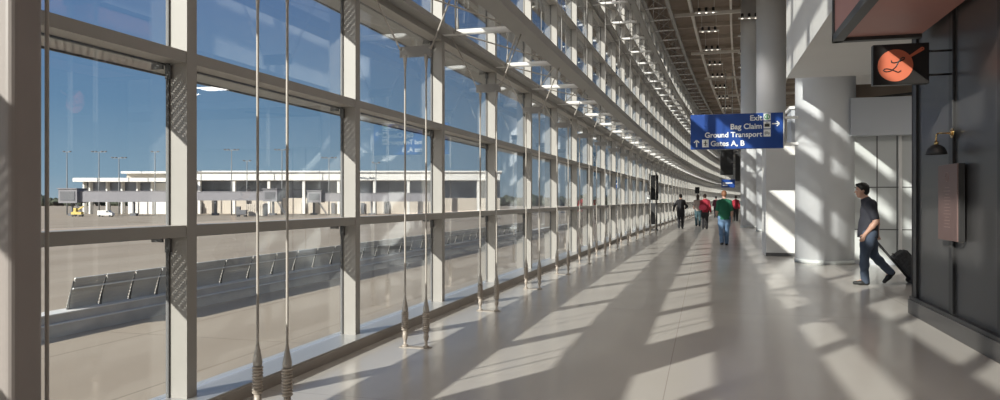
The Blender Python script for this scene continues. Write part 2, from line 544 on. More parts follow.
for t in (30, 34.5, 40, 44.5, 50, 55.5, 61, 67, 74, 82):
    for pp in (2.75, 4.9):
        tt = t + (1.9 if pp > 3 else 0)
        e = empty('track_light', W(tt, pp, 11.25), -tt / R + 0.12)
        fx += 1
        row = 'closer to the glass wall' if pp < 3 else 'closer to the columns'
        if t <= 55.5:
            i_ = (30, 34.5, 40, 44.5, 50, 55.5).index(t)
            lab = '%s three spot ceiling light tray in the row %s' % (ORD[i_], row)
        else:
            lab = 'tiny far pale ceiling light tray above the blue sign'
        tag(e, lab, 'ceiling light', 'track lights under the brown ceiling')
        inst('tray', ptray, e)
        for dx in (-0.35, 0, 0.35):
            c_ = inst('spot_can', can, e, (dx, 0, 0.05)); inst('lens', lensm, c_)

# ---- columns
def column(name, x, y, r, h, label):
    n = 48
    m = MB().lathe([(r, 0.0), (r, h)], n=n)
    o = m.build(name, M['column']); o.location = (x, y, 0)
    MB().lathe([(r + 0.012, 0.0), (r + 0.012, 0.10)], n=n).build('base_ring', M['greywall'], o)
    return st(o, label)
column('column', 6.13, 19.2, 0.67, 12.45, 'thick round grey white column under the bulkhead')
q = at(771, 230, 35.4); column('column', q.x, q.y, 0.67, 12.45, 'tall round white column right of the blue sign')
q = at(751, 230, 40.5); column('column', q.x, q.y, 0.54, 12.45, 'tall round white column behind the blue sign')
for t, pp in ((76, 5.9), (95, 6.3), (114, 6.6)):
    q = W(t, pp); column('column', q.x, q.y, 0.67, 12.45, 'far round white column')

# ---- bulkhead over the shops
bk = st(MB().box(5.14, 24, -14.4, 18.0, 4.27, 12.45).build('bulkhead', M['plaster']), 'white bulkhead overhanging the shop front and column')
# ---- far partition block right of the blue sign
pod = st(MB().box(4.93, 9.0, 21.0, 22.5, 0.0, 2.95).build('partition', M['white']), 'low white wall block between two columns')
MB().box(4.90, 9.0, 20.97, 22.53, 2.95, 3.01).build('cap', M['white'], pod)
MB().box(4.92, 9.0, 20.985, 21.0, 0.0, 0.09).build('base_strip', M['seam'], pod)
MB().box(5.6, 9.0, 21.35, 22.4, 3.01, 3.95).build('upper_band', M['bluegrey'], pod)
MB().box(5.55, 9.0, 21.3, 22.45, 3.95, 4.03).build('upper_cap', M['white'], pod)
# ---- panelled wall behind the walking man
wp = st(MB().box(6.5, 14.0, 18.9, 19.1, 0.0, 3.0).build('wall_corridor', M['greywall']), 'pale grey panelled wall behind the walking man')
for px in (877, 897):
    q = atY(px, 200, 18.9)
    MB().box(q.x - 0.012, q.x + 0.012, 18.89, 18.9, 0.0, 3.0).build('panel_joint', M['seam'], wp)
q = atY(900, 200, 18.9)
MB().box(q.x - 0.035, q.x + 0.035, 18.86, 18.9, 0.0, 3.0).build('panel_post', M['white'], wp)
for py in (187.3, 229.5):
    q = atY(880, py, 18.9)
    MB().box(6.5, 14, 18.892, 18.9, q.z - 0.012, q.z + 0.012).build('panel_joint', M['seam'], wp)
MB().box(6.5, 14, 18.88, 18.9, 0, 0.1).build('base_strip', M['bluegrey'], wp)
q = atY(880, 135, 18.6)
q2 = atY(880, 97, 18.6)
st(MB().box(6.6, 14, 18.6, 19.2, q.z, q2.z).build('trim_%d' % tn, M['bluegrey']), 'blue grey header panel above the corridor wall'); tn += 1
q3 = atY(880, 90, 18.75)
bb = st(MB().box(6.6, 14, 19.4, 19.7, q2.z - 0.3, 4.27).build('trim_%d' % tn, M['ceil']), 'brown recess above the header panel'); tn += 1
MB().bar((6.8, 19.35, q3.z - 0.15), (9.5, 19.35, q3.z + 0.12), 0.05, 0.06).build('brace', M['blackframe'], bb)
# ---- right shop wall
st(MB().box(14, 14.3, 10.9, 205, 0, 12.45).build('wall_right', M['plaster']))
st(MB().box(-0.5, 24, -14.5, -14.2, 0, 12.45).build('wall_back', M['plaster']))
st(MB().box(-8, 40, 203, 203.4, 0, 12.45).build('wall_far', M['greywall']))

sf = st(MB().box(6.03, 14, -14.2, 10.88, 0, 4.27).build('wall_storefront', M['black']), 'glossy black shop front wall at right')
MB().box(5.95, 6.03, -14.2, 10.92, 0.0, 0.19).build('plinth', M['plinth'], sf, 0.006)
MB().box(5.97, 6.03, -14.2, 10.92, 0.19, 0.23).build('plinth_cap', M['blackframe'], sf)
def yX(px, X=6.0):
    k = (px - 500) / F; dx = X - CAM.x
    # k*( -dx*SN + Y*CS) = dx*CS + Y*SN
    return (dx * CS + k * dx * SN) / (k * CS - SN)
for y0, y1 in ((yX(916), 10.92), (yX(952.5), yX(948.5)), (7.7, 7.95), (6.0, 6.1), (3.4, 3.5), (0.5, 0.6)):
    MB().box(6.0, 6.04, y0, y1, 0.2, 4.27).build('frame_post', M['blackframe'], sf, 0.004)
MB().box(6.0, 14, 10.88, 10.93, 0.0, 4.27).build('end_panel', M['blackframe'], sf)

# ================================================================== SHOP THINGS
# canopy
H = 3.53
cn = empty('shop_canopy', (6.0, 10.4, H))
tag(cn, 'dark framed canopy with dusty red panels above the black shop front', 'canopy')
y0, y1 = -13.0, 0.0
X0 = 4.94 - 6.0
fr = MB()
fr.box(X0, X0 + 0.12, -14, 0.0, 0.0, 0.10).box(X0, -0.04, -0.12, 0.0, 0.0, 0.10)
fr.box(X0, X0 + 0.07, -0.07, 0.0, 0.10, 1.0).box(X0, X0 + 0.07, -14, 0.0, 0.93, 1.0).box(X0, -0.04, -0.07, 0.0, 0.93, 1.0)
for yy in (-3.2, -6.4, -9.6): fr.box(X0, X0 + 0.07, yy - 0.05, yy, 0.1, 0.93)
fr.build('frame', M['canopyframe'], cn, 0.006)
MB().box(X0 + 0.025, X0 + 0.045, -14, -0.06, 0.10, 0.94).build('side_panel', M['canopypink'], cn)
MB().box(X0 + 0.06, -0.04, -0.045, -0.025, 0.10, 0.94).build('end_panel', M['canopypink'], cn)
MB().box(X0 + 0.10, -0.04, -14, -0.10, 0.045, 0.06).build('soffit_panel', M['canopypink'], cn)
kq = None
for yy in (-2.55, -5.5):
    d_ = MB().lathe([(0.001, 0.028), (0.035, 0.03), (0.05, 0.035), (0.05, 0.046)], (-0.42, yy, 0), 16).build('downlight', M['signwhite'], cn)
    MB().lathe([(0.001, 0.024), (0.030, 0.025), (0.030, 0.029)], (-0.42, yy, 0), 12).build('lens', M['lens'], d_)
    ld = bpy.data.lights.new('downlight_lamp', 'SPOT'); ld.energy = 25; ld.spot_size = 1.6; ld.shadow_soft_size = 0.03; ld.color = (1, 0.85, 0.7)
    lo = bpy.data.objects.new('downlight_lamp', ld); COL.objects.link(lo); lo.parent = cn; lo.location = (-0.42, yy, 0.015)

# blade sign with pan
ysg = yX(952)
a = atY(872, 46, ysg); b = atY(928, 84, ysg)
bs = empty('pan_blade_sign', (a.x, ysg, b.z))
tag(bs, 'square black blade sign with a red frying pan and script letter', 'shop sign')
w = b.x - a.x; h = a.z - b.z
MB().box(0, w, -0.05, 0.05, 0, h).build('board', M['signblack'], bs, 0.006)
for fz in (0.22, 0.80):
    MB().tube([(w, 0, h * fz), (6.0 - a.x, 0, h * fz)], 0.012, 8).lathe([(0.03, 0), (0.03, 0.02)], (w, 0, h * fz - 0.01), 8).build('bracket_bar', M['blackframe'], bs)
cx, cz, rr = w * 0.40, h * 0.47, h * 0.395
pan = MB()
pts = [(cx + rr * math.cos(i * 2 * PI / 40), cz + rr * math.sin(i * 2 * PI / 40)) for i in range(40)]
pan.prism(pts, -0.058, -0.051)
po = pan.build('pan_disc', M['copper'], bs)
hd = MB()
ax = Vector((math.cos(0.57), 0, math.sin(0.57))); nx = Vector((-ax.z, 0, ax.x))
c0 = Vector((cx, -0.055, cz)) + ax * rr * 0.97
c1 = Vector((cx, -0.055, cz)) + ax * rr * 1.78
for s0, s1, ww0, ww1 in ((0, 1, 0.026, 0.042),):
    vs = []
    for yy in (-0.058, -0.051):
        for c_, wv in ((c0, ww0), (c1, ww1)):
            for sg in (-1, 1):
                q = c_ + nx * wv * sg * 0.5; vs.append((q.x, yy, q.z))
    hd.add(vs, [(0,1,3,2),(4,6,7,5),(0,2,6,4),(1,5,7,3),(0,4,5,1),(2,3,7,6)])
ends = [((c1 + ax * 0.021 * math.sin(t) + nx * 0.021 * math.cos(t)).x, (c1 + ax * 0.021 * math.sin(t) + nx * 0.021 * math.cos(t)).z) for t in [i * PI / 8 for i in range(9)]]
hd.prism(ends, -0.058, -0.051)
hd.build('pan_handle', M['copper'], bs)
hc = c1
MB().prism([(hc.x + 0.006 * math.cos(i * PI / 5), hc.z + 0.006 * math.sin(i * PI / 5)) for i in range(10)], -0.0600, -0.058).build('hanging_hole', M['signblack'], bs)
# script L stroke
def catmull(P, n=10):
    out = []
    P = [P[0]] + P + [P[-1]]
    for i in range(1, len(P) - 2):
        p0, p1, p2, p3 = [Vector(q) for q in P[i-1:i+3]]
        for j in range(n):
            t = j / n
            out.append(0.5 * ((2*p1) + (-p0+p2)*t + (2*p0-5*p1+4*p2-p3)*t*t + (-p0+3*p1-3*p2+p3)*t**3))
    out.append(Vector(P[-2]))
    return out
Ls = [(-.25,.34),(-.22,.2),(-.02,.18),(.3,.28),(.52,.40),(.54,.51),(.38,.48),(.18,.2),(.05,-.06),(-.12,-.24),(-.33,-.38),(-.58,-.41),(-.73,-.3),(-.58,-.21),(-.29,-.27),(-.04,-.38),(.17,-.47),(.34,-.37)]
Ls_unused = [(-0.10, 0.18), (-0.22, 0.34), (-0.02, 0.40), (0.34, 0.58), (0.50, 0.66), (0.44, 0.50), (0.18, 0.20), (-0.08, -0.22), (-0.30, -0.46), (-0.56, -0.50),
      (-0.60, -0.36), (-0.36, -0.32), (-0.05, -0.46), (0.25, -0.52), (0.52, -0.36), (0.58, -0.24)]
MB().tube([(cx + x * rr * 0.92, -0.060, cz + z * rr * 0.92) for x, z in [(v.x, v.y) for v in catmull([Vector((x, z, 0)) for x, z in Ls], 8)]], 0.0065, 6).build('script_letter', M['signblack'], bs)

# wall sconce
q = yX(953)
sc = empty('wall_sconce', (6.0, q, 0)); tag(sc, 'brass wall lamp with black dome shade above the copper menu plaque', 'wall lamp')
zc = at(950, 133, -(2.646) * SN + q * CS).z
MB().tube([(-0.015, 0, zc), (-0.004, 0, zc)], 0.055, 20).tube([(-0.03, 0, zc), (-0.012, 0, zc)], 0.03, 16).build('back_plate', M['brass'], sc)
MB().tube([(-0.02, 0, zc), (-0.137, 0, zc), (-0.152, 0, zc - 0.004), (-0.162, 0, zc - 0.015), (-0.165, 0, zc - 0.03), (-0.165, 0, zc - 0.11)], 0.0085, 10).tube([(-0.165, 0, zc - 0.135), (-0.165, 0, zc - 0.09)], 0.022, 12).build('arm', M['brass'], sc)
MB()._lathe([(0.018, -0.125), (0.05, -0.135), (0.085, -0.165), (0.105, -0.21), (0.108, -0.235), (0.104, -0.235), (0.10, -0.21), (0.08, -0.168), (0.05, -0.142), (0.001, -0.138)], (-0.165, 0, zc), 24, True).build('shade', M['dark'], sc)
# menu plaque
ya, yb = yX(957, 5.92), yX(938, 5.92)
za = 1.5 + (200 - 163) * (-(2.566) * SN + ya * CS) / F
zb = 1.5 + (200 - 242) * (-(2.566) * SN + ya * CS) / F
mp = MB().box(5.935, 5.998, ya, yb, zb, za).build('menu_plaque', M['blackframe'], None, 0.004)
MB().box(5.92, 5.935, ya, yb, zb, za).build('face_plate', M['copperdark'], mp, 0.004)
tag(mp, 'upright copper menu plaque on the black shop wall', 'plaque')
rows = MB()
yc = (ya + yb) / 2
for i in range(13):
    ww = (0.16, 0.22, 0.12, 0.2, 0.24, 0.15, 0.21, 0.18, 0.25, 0.14, 0.2, 0.17, 0.22)[i]
    zz = za - 0.26 - i * 0.036
    rows.box(5.9185, 5.92, yc - ww / 2, yc + ww / 2, zz, zz + 0.008)
rows.build('menu_print', M['menuprint'], mp)
MB().tube([(5.9195, yc + 0.05 * math.cos(i * PI / 10), za - 0.14 + 0.05 * math.sin(i * PI / 10)) for i in range(21)], 0.004, 5).build('round_emblem', M['menuprint'], mp)

# ================================================================== SIGNS AND DISPLAYS
def text(body, size, loc, parent, m, align='LEFT', name='lettering', off=0.0, ext=0.003):
    c = bpy.data.curves.new(name, 'FONT')
    c.body = body; c.size = size; c.align_x = align; c.extrude = ext; c.offset = off
    tmp = bpy.data.objects.new(name, c); COL.objects.link(tmp)
    dg = bpy.context.evaluated_depsgraph_get()
    me = bpy.data.meshes.new_from_object(tmp.evaluated_get(dg))
    bpy.data.objects.remove(tmp); bpy.data.curves.remove(c)
    me.materials.clear(); me.materials.append(m)
    o = bpy.data.objects.new(name, me); COL.objects.link(o)
    o.parent = parent; o.location = loc; o.rotation_euler = (PI / 2, 0, 0)
    return o
YS = 18.9
a = atY(690.5, 115, YS); b = atY(783.3, 148.5, YS); a2 = atY(690.5, 149.5, YS)
sg = empty('overhead_sign', (a.x, YS, a2.z)); tag(sg, 'large blue overhead sign reading exit, bag claim, ground transport and gates', 'sign')
w = b.x - a.x; h = a.z - a2.z
MB().box(0, w, 0, 0.20, 0, h).build('panel', M['blue'], sg, 0.008)
MB().box(w, w + 0.02, -0.004, 0.204, -0.004, h + 0.004).build('end_cap', M['greywall'], sg)
for fz in (0.12, 0.86):
    MB().box(w + 0.02, 5.62 - a.x, 0.06, 0.14, h * fz - 0.03, h * fz + 0.03).build('mount_arm', M['white'], sg)
def sx(px): return (px - 690.5) / 92.8 * w
def sz(py): return (149.0 - py) / 34.2 * h
ts = 0.182
for body, px, py in (('Exit', 762.6, 121.9), ('Bag Claim', 762.6, 129.9), ('Ground Transport', 762.6, 137.6)):
    text(body, ts * (0.97 if 'Gr' in body else 1), (sx(px), -0.004, sz(py)), sg, M['signwhite'], 'RIGHT', off=0.004)
text('Gates A, B', ts, (sx(711), -0.004, sz(146.1)), sg, M['signwhite'], 'LEFT', off=0.004)
def icon(x0, y0, x1, y1, m, glyph):
    MB().box(sx(x0), sx(x1), -0.005, 0.0, sz(y1), sz(y0)).build('icon_square', M['signwhite'], sg)
    glyph(sx((x0 + x1) / 2), sz((y0 + y1) / 2), (sx(x1) - sx(x0)) / 2)
def g_exit(x, z, r):
    MB().prism([(x + r * .8 * math.cos(i * PI / 8), z + r * .8 * math.sin(i * PI / 8)) for i in range(16)], -0.008, -0.005).build('icon_ring', M['signgreen'], sg)
    MB().prism([(x + r * .58 * math.cos(i * PI / 8), z + r * .58 * math.sin(i * PI / 8)) for i in range(16)], -0.010, -0.008).build('icon_ring', M['signwhite'], sg)
    MB().box(x - r * .17, x + r * .17, -0.012, -0.010, z - r * .6, z + r * .6).build('icon_mark', M['signgreen'], sg)
def g_bag(x, z, r):
    m = MB(); m.box(x - r * .7, x + r * .7, -0.008, -0.005, z - r * .55, z + r * .35)
    m.box(x - r * .3, x - r * .18, -0.008, -0.005, z + r * .35, z + r * .65).box(x + r * .18, x + r * .3, -0.008, -0.005, z + r * .35, z + r * .65).box(x - r * .3, x + r * .3, -0.008, -0.005, z + r * .55, z + r * .68)
    m.build('icon_bag', M['dark'], sg)
def g_bus(x, z, r):
    m = MB(); m.prism([(x - r*.75, z - r*.35), (x + r*.75, z - r*.35), (x + r*.75, z + r*.1), (x + r*.4, z + r*.15), (x + r*.2, z + r*.45), (x - r*.5, z + r*.45), (x - r*.75, z + r*.1)], -0.008, -0.005)
    for s_ in (-.42, .42): m.prism([(x + r*s_ + r*.17*math.cos(i*PI/5), z - r*.4 + r*.17*math.sin(i*PI/5)) for i in range(10)], -0.009, -0.005)
    m.build('icon_car', M['signgrey'], sg)
def g_plane(x, z, r):
    m = MB(); m.box(x - r*.12, x + r*.12, -0.008, -0.005, z - r*.75, z + r*.8)
    m.prism([(x - r*.8, z - r*.2), (x, z + r*.3), (x + r*.8, z - r*.2), (x, z - r*.02)], -0.009, -0.006)
    m.prism([(x - r*.4, z - r*.75), (x, z - r*.45), (x + r*.4, z - r*.75), (x, z - r*.65)], -0.009, -0.006)
    m.build('icon_plane', M['dark'], sg)
icon(764, 115.4, 771, 122.2, None, g_exit)
icon(764, 123.2, 771, 130, None, g_bag)
icon(764, 130.8, 771, 137.8, None, g_bus)
icon(702.5, 139.5, 709.2, 147, None, g_plane)
def arrow(x, z, r, rot, name='arrow'):
    c, s_ = math.cos(rot), math.sin(rot)
    m = MB()
    for (p0, p1) in (((-1, 0), (.9, 0)), ((.95, 0), (.25, .7)), ((.95, 0), (.25, -.7))):
        A = (x + r * (p0[0]*c - p0[1]*s_), -0.004, z + r * (p0[0]*s_ + p0[1]*c))
        B = (x + r * (p1[0]*c - p1[1]*s_), -0.004, z + r * (p1[0]*s_ + p1[1]*c))
        m.bar(A, B, 0.006, 0.026, (0, 1, 0)) if False else m.bar(A, B, 0.026, 0.008, (0, 1, 0))
    m.build(name, M['signwhite'], sg)
arrow(sx(776), sz(125.5), 0.085, 0.0)
arrow(sx(696.8), sz(143.3), 0.085, PI / 2)

# hanging portrait display and small far sign on the far column
Yd = 50.5
a = atY(720.3, 150, Yd); b = atY(733.3, 175, Yd)
dp = empty('hanging_display', (a.x, Yd, b.z)); tag(dp, 'upright black hanging display below the blue overhead sign', 'display')
MB().box(0, b.x - a.x, 0, 0.12, 0, a.z - b.z).build('housing', M['dark'], dp, 0.01)
MB().box(0.03, b.x - a.x - 0.03, -0.004, 0.0, 0.03, a.z - b.z - 0.03).build('screen', M['screen'], dp)
c1 = at(751, 200, 40.5)
MB().tube([(b.x - a.x, 0.06, 0.85 * (a.z - b.z)), (c1.x - a.x - 0.3, 0.8 + (c1.y - Yd) * 0.8, 0.85 * (a.z - b.z))], 0.04, 8).build('mount_arm', M['dark'], dp)
a = atY(735.3, 151, 51.5); b = atY(740, 181, 51.5)
d2 = MB().box(a.x, b.x, 51.5, 51.7, b.z, a.z).build('column_display', M['dark'], None, 0.01)
tag(d2, 'narrow black display mounted on the far white column', 'display')
MB().box((a.x + b.x) / 2, (a.x + b.x) / 2 + 0.3, 51.7, 53.9, (a.z + b.z) / 2 - 0.05, (a.z + b.z) / 2 + 0.05).build('mount_arm', M['dark'], d2)
Y2 = 62.0
a = atY(721.5, 179.5, Y2); b = atY(735, 187.5, Y2)
s2 = empty('distant_sign', (a.x, Y2, b.z)); tag(s2, 'small distant blue sign above the man in green', 'sign')
w2 = b.x - a.x; h2 = a.z - b.z
MB().box(0, w2, 0, 0.15, 0, h2).build('panel', M['blue'], s2)
MB().box(0.08, w2 * 0.45, -0.006, 0.0, h2 * 0.2, h2 * 0.36).box(0.3, w2 * 0.8, -0.006, 0.0, h2 * 0.5, h2 * 0.62).box(0.08, w2 * 0.25, -0.006, 0.0, h2 * 0.5, h2 * 0.62).build('panel_marks', M['signwhite'], s2)
MB().tube([(w2 * 0.3, 0.07, h2), (w2 * 0.3, 0.07, 12.0 - b.z)], 0.03, 6).tube([(w2 * 0.8, 0.07, h2), (w2 * 0.8, 0.07, 12.0 - b.z)], 0.03, 6).build('hanger', M['greywall'], s2)
Y3 = 60.0
a = atY(695, 187, Y3); b = atY(699.5, 193.5, Y3)
d3 = empty('floor_display', (a.x, Y3, 0)); tag(d3, 'tiny dark display on a thin post behind the red jacket pair', 'display')
MB().box(0, b.x - a.x, 0, 0.08, b.z, a.z).build('screen', M['screen'], d3, 0.01)
MB().tube([(0.18, 0.04, 0), (0.18, 0.04, b.z)], 0.03, 8).lathe([(0.2, 0), (0.2, 0.03)], (0.18, 0.04, 0), 16).build('post', M['dark'], d3)
# information kiosk by the glass wall
q = floor_at(653, 230.5)
kz = (q - CAM).dot(Vector((-SN, CS, 0)))
ks = empty('information_kiosk', (q.x, q.y, 0)); tag(ks, 'tall dark information kiosk standing by the glass wall', 'kiosk')
MB().box(-0.24, 0.24, -0.14, 0.14, 0, 0.06).build('base_plate', M['dark'], ks, 0.01)
for sxx in (-0.21, 0.15):
    MB().box(sxx, sxx + 0.06, -0.05, 0.05, 0.06, 2.80).build('post', M['dark'], ks)
MB().box(-0.15, 0.26, -0.09, 0.09, 1.50, 2.72).build('display_box', M['screen'], ks, 0.01)
MB().box(-0.15, 0.15, -0.03, 0.03, 0.30, 1.35).build('lower_panel', M['dark'], ks, 0.01)
MB().box(-0.27, -0.15, -0.11, 0.05, 1.55, 1.75).build('handset_box', M['signwhite'], ks, 0.008)

# ================================================================== OUTSIDE
# blast fence parallel to the glass wall
XF = -26.5
bar = MB().prism([(XF - 1.0, -5.0), (XF + 0.30, -5.0), (XF + 0.28, -4.42), (XF + 0.02, -4.36), (XF, -3.98), (XF - 1.0, -3.98)], -20.0, 170.0).build('fence_footing', M['barrier'])
tag(bar, 'long grey concrete footing wall carrying the blast fence outside', 'barrier')
MB().box(XF - 1.05, XF + 0.04, -20, 170, -3.98, -3.93).build('coping', M['barriercap'], bar)
MB().box(XF + 0.015, XF + 0.30, -20, 170, -4.42, -4.375).build('lower_ledge', M['barriercap'], bar)
def fence_meshes(L):
    sc_ = MB()
    n = 9; hgt = 1.55
    # corrugated screen: zig-zag section leaning over towards the terminal
    prof = []
    for i in range(n):
        z0 = hgt * i / n; z1 = hgt * (i + 0.75) / n; z2 = hgt * (i + 1) / n
        lean = lambda z: 0.55 * (z / hgt) ** 1.3
        prof += [(lean(z0) + 0.05, z0), (lean(z1) - 0.02, z1), (lean(z2) - 0.02, z2 - 0.002)]
    back = [(x - 0.05, z) for x, z in prof][::-1]
    sc_.prism(prof + back, 0.03, L - 0.03)
    a_ = sc_.mesh('louvred_screen', M['fence'])
    # prism() maps (a, b) to (x, z) with y extrusion
    rib = MB()
    rib.prism([(0.0, 0.0), (0.16, 0.0), (0.22, 0.5), (0.48, hgt * 0.93), (0.42, hgt * 0.93)], -0.015, 0.025)
    rl = MB().box(0.34, 0.46, 0.0, L, 1.02, 1.085).box(0.50, 0.58, 0, L, hgt - 0.01, hgt + 0.035)
    return a_, rib.mesh('rib', M['fencerib']), rl.mesh('rail', M['fenceedge'])
f1 = fence_meshes(2.0); f2 = fence_meshes(2.9)
y = 29.6
i = 0
while y < 128:
    L = 2.0 if i < 3 else 2.9
    f = f1 if i < 3 else f2
    e = empty('blast_fence_panel', (XF - 0.65, y, -3.93))
    if i < 3: lab = '%s short grey louvred blast fence panel from the open left end' % ORD[i]
    elif i < 20: lab = '%s grey louvred blast fence panel from the open left end' % ORD[i]
    else: lab = 'small distant grey louvred blast fence panel'
    tag(e, lab, 'fence panel', 'blast fence panels outside the glass')
    inst('louvred_screen', f[0], e); inst('rib', f[1], e); inst('rail', f[2], e)
    y += L + 0.045; i += 1

def frame_at(z):
    s = z / F
    o = at(500, 200, z)
    return s, o
def far_empty(name, z, label, cat, group=None):
    e = empty(name, (at(500, 200, z).x, at(500, 200, z).y, 0), TH)
    tag(e, label, cat, group)
    return e
class Far:
    """builder in a far object's own frame: x to its right, y away, z up"""
    def __init__(s, z): s.s = z / F; s.m = MB()
    def X(s, px): return (px - 500) * s.s
    def Z(s, py): return max(-5.0, 1.5 + (200 - py) * s.s)
    def box(s, p0, p1, q0, q1, d0=0, d1=6):
        s.m.box(s.X(p0), s.X(p1), d0, d1, s.Z(q1), s.Z(q0)); return s
    def bar(s, p0, q0, p1, q1, w, d=0):
        s.m.bar((s.X(p0), d, s.Z(q0)), (s.X(p1), d, s.Z(q1)), w, w, (0, 1, 0)); return s
    def build(s, name, m, par): return s.m.build(name, m, par)
Zt = 345.0
tb = far_empty('terminal_building', Zt, 'long white flat roofed terminal building across the apron', 'building')
Far(Zt).box(186, 500, 172.4, 180.2, 0, 24).box(184, 502, 170.8, 172.4, -1.2, 26).build('canopy_roof', M['bwhite'], tb)
for px in (198, 233, 268, 303, 338, 374, 408, 443, 478):
    Far(Zt).box(px - 1.3, px + 1.3, 180, 216, 1, 2.5).build('column', M['bwhite'], tb)
Far(Zt).box(186, 500, 180.2, 198, 14, 20).build('glass_wall', M['bglass'], tb)
Far(Zt).box(186, 500, 198, 216, 7, 20).build('base_wall', M['btan'], tb)
Far(Zt).box(80, 186, 178.2, 182.0, -6, 26).box(123, 186, 171.5, 173.6, -2, 22).build('wing_roof', M['bwhite'], tb)
Far(Zt).box(124.5, 186, 173.6, 178.2, 2, 20).build('upper_wall', M['btan'], tb)
Far(Zt).box(82, 186, 182, 197, 2, 20).build('wing_glass', M['bglass'], tb)
for px in (84, 90, 107, 122, 137.5, 152):
    Far(Zt).box(px - 0.8, px + 0.8, 182, 216, -0.5, 2).build('wing_column', M['bwhite'], tb)
Far(Zt).box(152, 186, 183, 197, 1.5, 3).build('side_wall', M['bwhite'], tb)
Far(Zt).box(128, 186, 200, 216, 0, 20).build('wing_base', M['bwhite'], tb)
for px in (101, 116, 195, 244, 262, 300, 330, 360, 385, 440):
    Far(Zt).box(px - 1.8, px + 1.8, 203, 216, 6, 6.9).build('service_door', M['bdark'], tb)
# jet bridges
def jet_bridge(z, p0, p1, q0, q1, cab, label, legs):
    e = far_empty('jet_bridge', z, label, 'jet bridge', 'jet bridges across the apron')
    m = Far(z)
    m.box(p0, p1, q0, q1, 0, 4)
    m.box(p0, p1, q0 - 0.6, q0, -0.2, 4.2)
    m.build('tunnel', M['bgrey'], e)
    c0, c1 = cab
    m = Far(z); m.box(c0, c1, q0 - 2.5, q1 + 1, -1.5, 5.5); m.box(c0 - 1, c1 + 0.5, q0 - 3.3, q0 - 2.5, -2, 6)
    m.build('cab', M['bgrey'], e)
    Far(z).box(c0 + 2, c1 - 2, q0, q1 - 1.5, -1.7, -1.5).build('cab_window', M['bdark'], e)
    for lx in legs:
        Far(z).box(lx - 0.8, lx + 0.8, q1, 214.5, 1, 2.2).box(lx - 3, lx + 3, 213.2, 216.5, 0.5, 2.8).build('support_leg', M['bdark'], e)
    m = Far(z)
    st_ = legs[0] + 5
    m.bar(st_, q1, st_ + 9, 215.5, 0.35, -0.5).bar(st_, q1 - 2, st_ + 9, 213, 0.15, -0.5)
    for k_ in range(7): m.bar(st_ + 1.3 * k_, q1 - 2 + 1.75 * k_, st_ + 1.3 * k_, q1 + 1.95 * k_, 0.12, -0.5)
    m.build('service_stair', M['bdark'], e)
    return e
jet_bridge(300, 78, 183, 191.5, 202.0, (60.5, 79), 'grey jet bridge behind the leftmost window with wide cab', (70.0, 132.0))
jet_bridge(312, 187, 270, 192.0, 200.5, (264, 278), 'grey jet bridge with small cab between the two tall rods', (272.0, 214.0))
jet_bridge(325, 322, 430, 193.5, 201.5, (308, 322), 'grey jet bridge with small cab beside the third mullion', (313.0, 371.0))
# apron vehicles
def wheels(z, pxs, e):
    s = z / F
    for px in pxs:
        x = (px - 500) * s
        for yy in (0.0, 1.9):
            MB().tube([(x, yy, -4.6), (x, yy + 0.25, -4.6)], 0.4, 14).build('wheel', M['dark'], e)
e = far_empty('service_van', 285, 'white service van parked under the jet bridge', 'van')
m = Far(285); s = 285 / F
x0 = m.X(97); x1 = m.X(112)
MB().prism([(x0, -4.5), (x1, -4.5), (x1, -3.5), (x1 - 0.9, -3.3), (x1 - 1.7, -2.5), (x0, -2.5)], 0.1, 2.1).build('body', M['bwhite'], e, 0.08)
MB().prism([(x1 - 2.4, -3.3), (x1 - 1.1, -3.3), (x1 - 1.75, -2.62), (x1 - 2.4, -2.62)], 0.06, 0.1).build('window', M['bdark'], e)
wheels(285, (99.5, 109.5), e)
e = far_empty('belt_loader', 285, 'yellow belt loader below the leftmost jet bridge cab', 'loader')
m = Far(285); m.box(71, 81, 212, 214.5, 0, 2); m.bar(70.5, 213, 82, 206.5, 0.5, 1.0); m.box(73, 75.5, 208, 212, 0.2, 1.8); m.build('chassis', M['yellow'], e)
wheels(285, (72.5, 79.5), e)
e = far_empty('baggage_tug', 285, 'dark baggage tug parked left of the small jet bridge cab', 'tug')
m = Far(285); m.box(236, 246, 210, 214.5, 0, 1.8); m.box(236, 239.5, 206.5, 210, 0.2, 1.6); m.build('body', M['bdark'], e)
wheels(285, (237.5, 244.5), e)
e = far_empty('cargo_container', 290, 'cream cargo container standing beside the small jet bridge cab', 'container')
m = Far(290); m.box(245, 263, 204, 215.9, 0, 6); m.build('shell', M['btan'], e)
m = Far(290)
for px in range(246, 263, 2): m.box(px, px + 0.6, 204.5, 215.5, -0.12, 0)
m.build('shell_ribs', M['btan'], e)
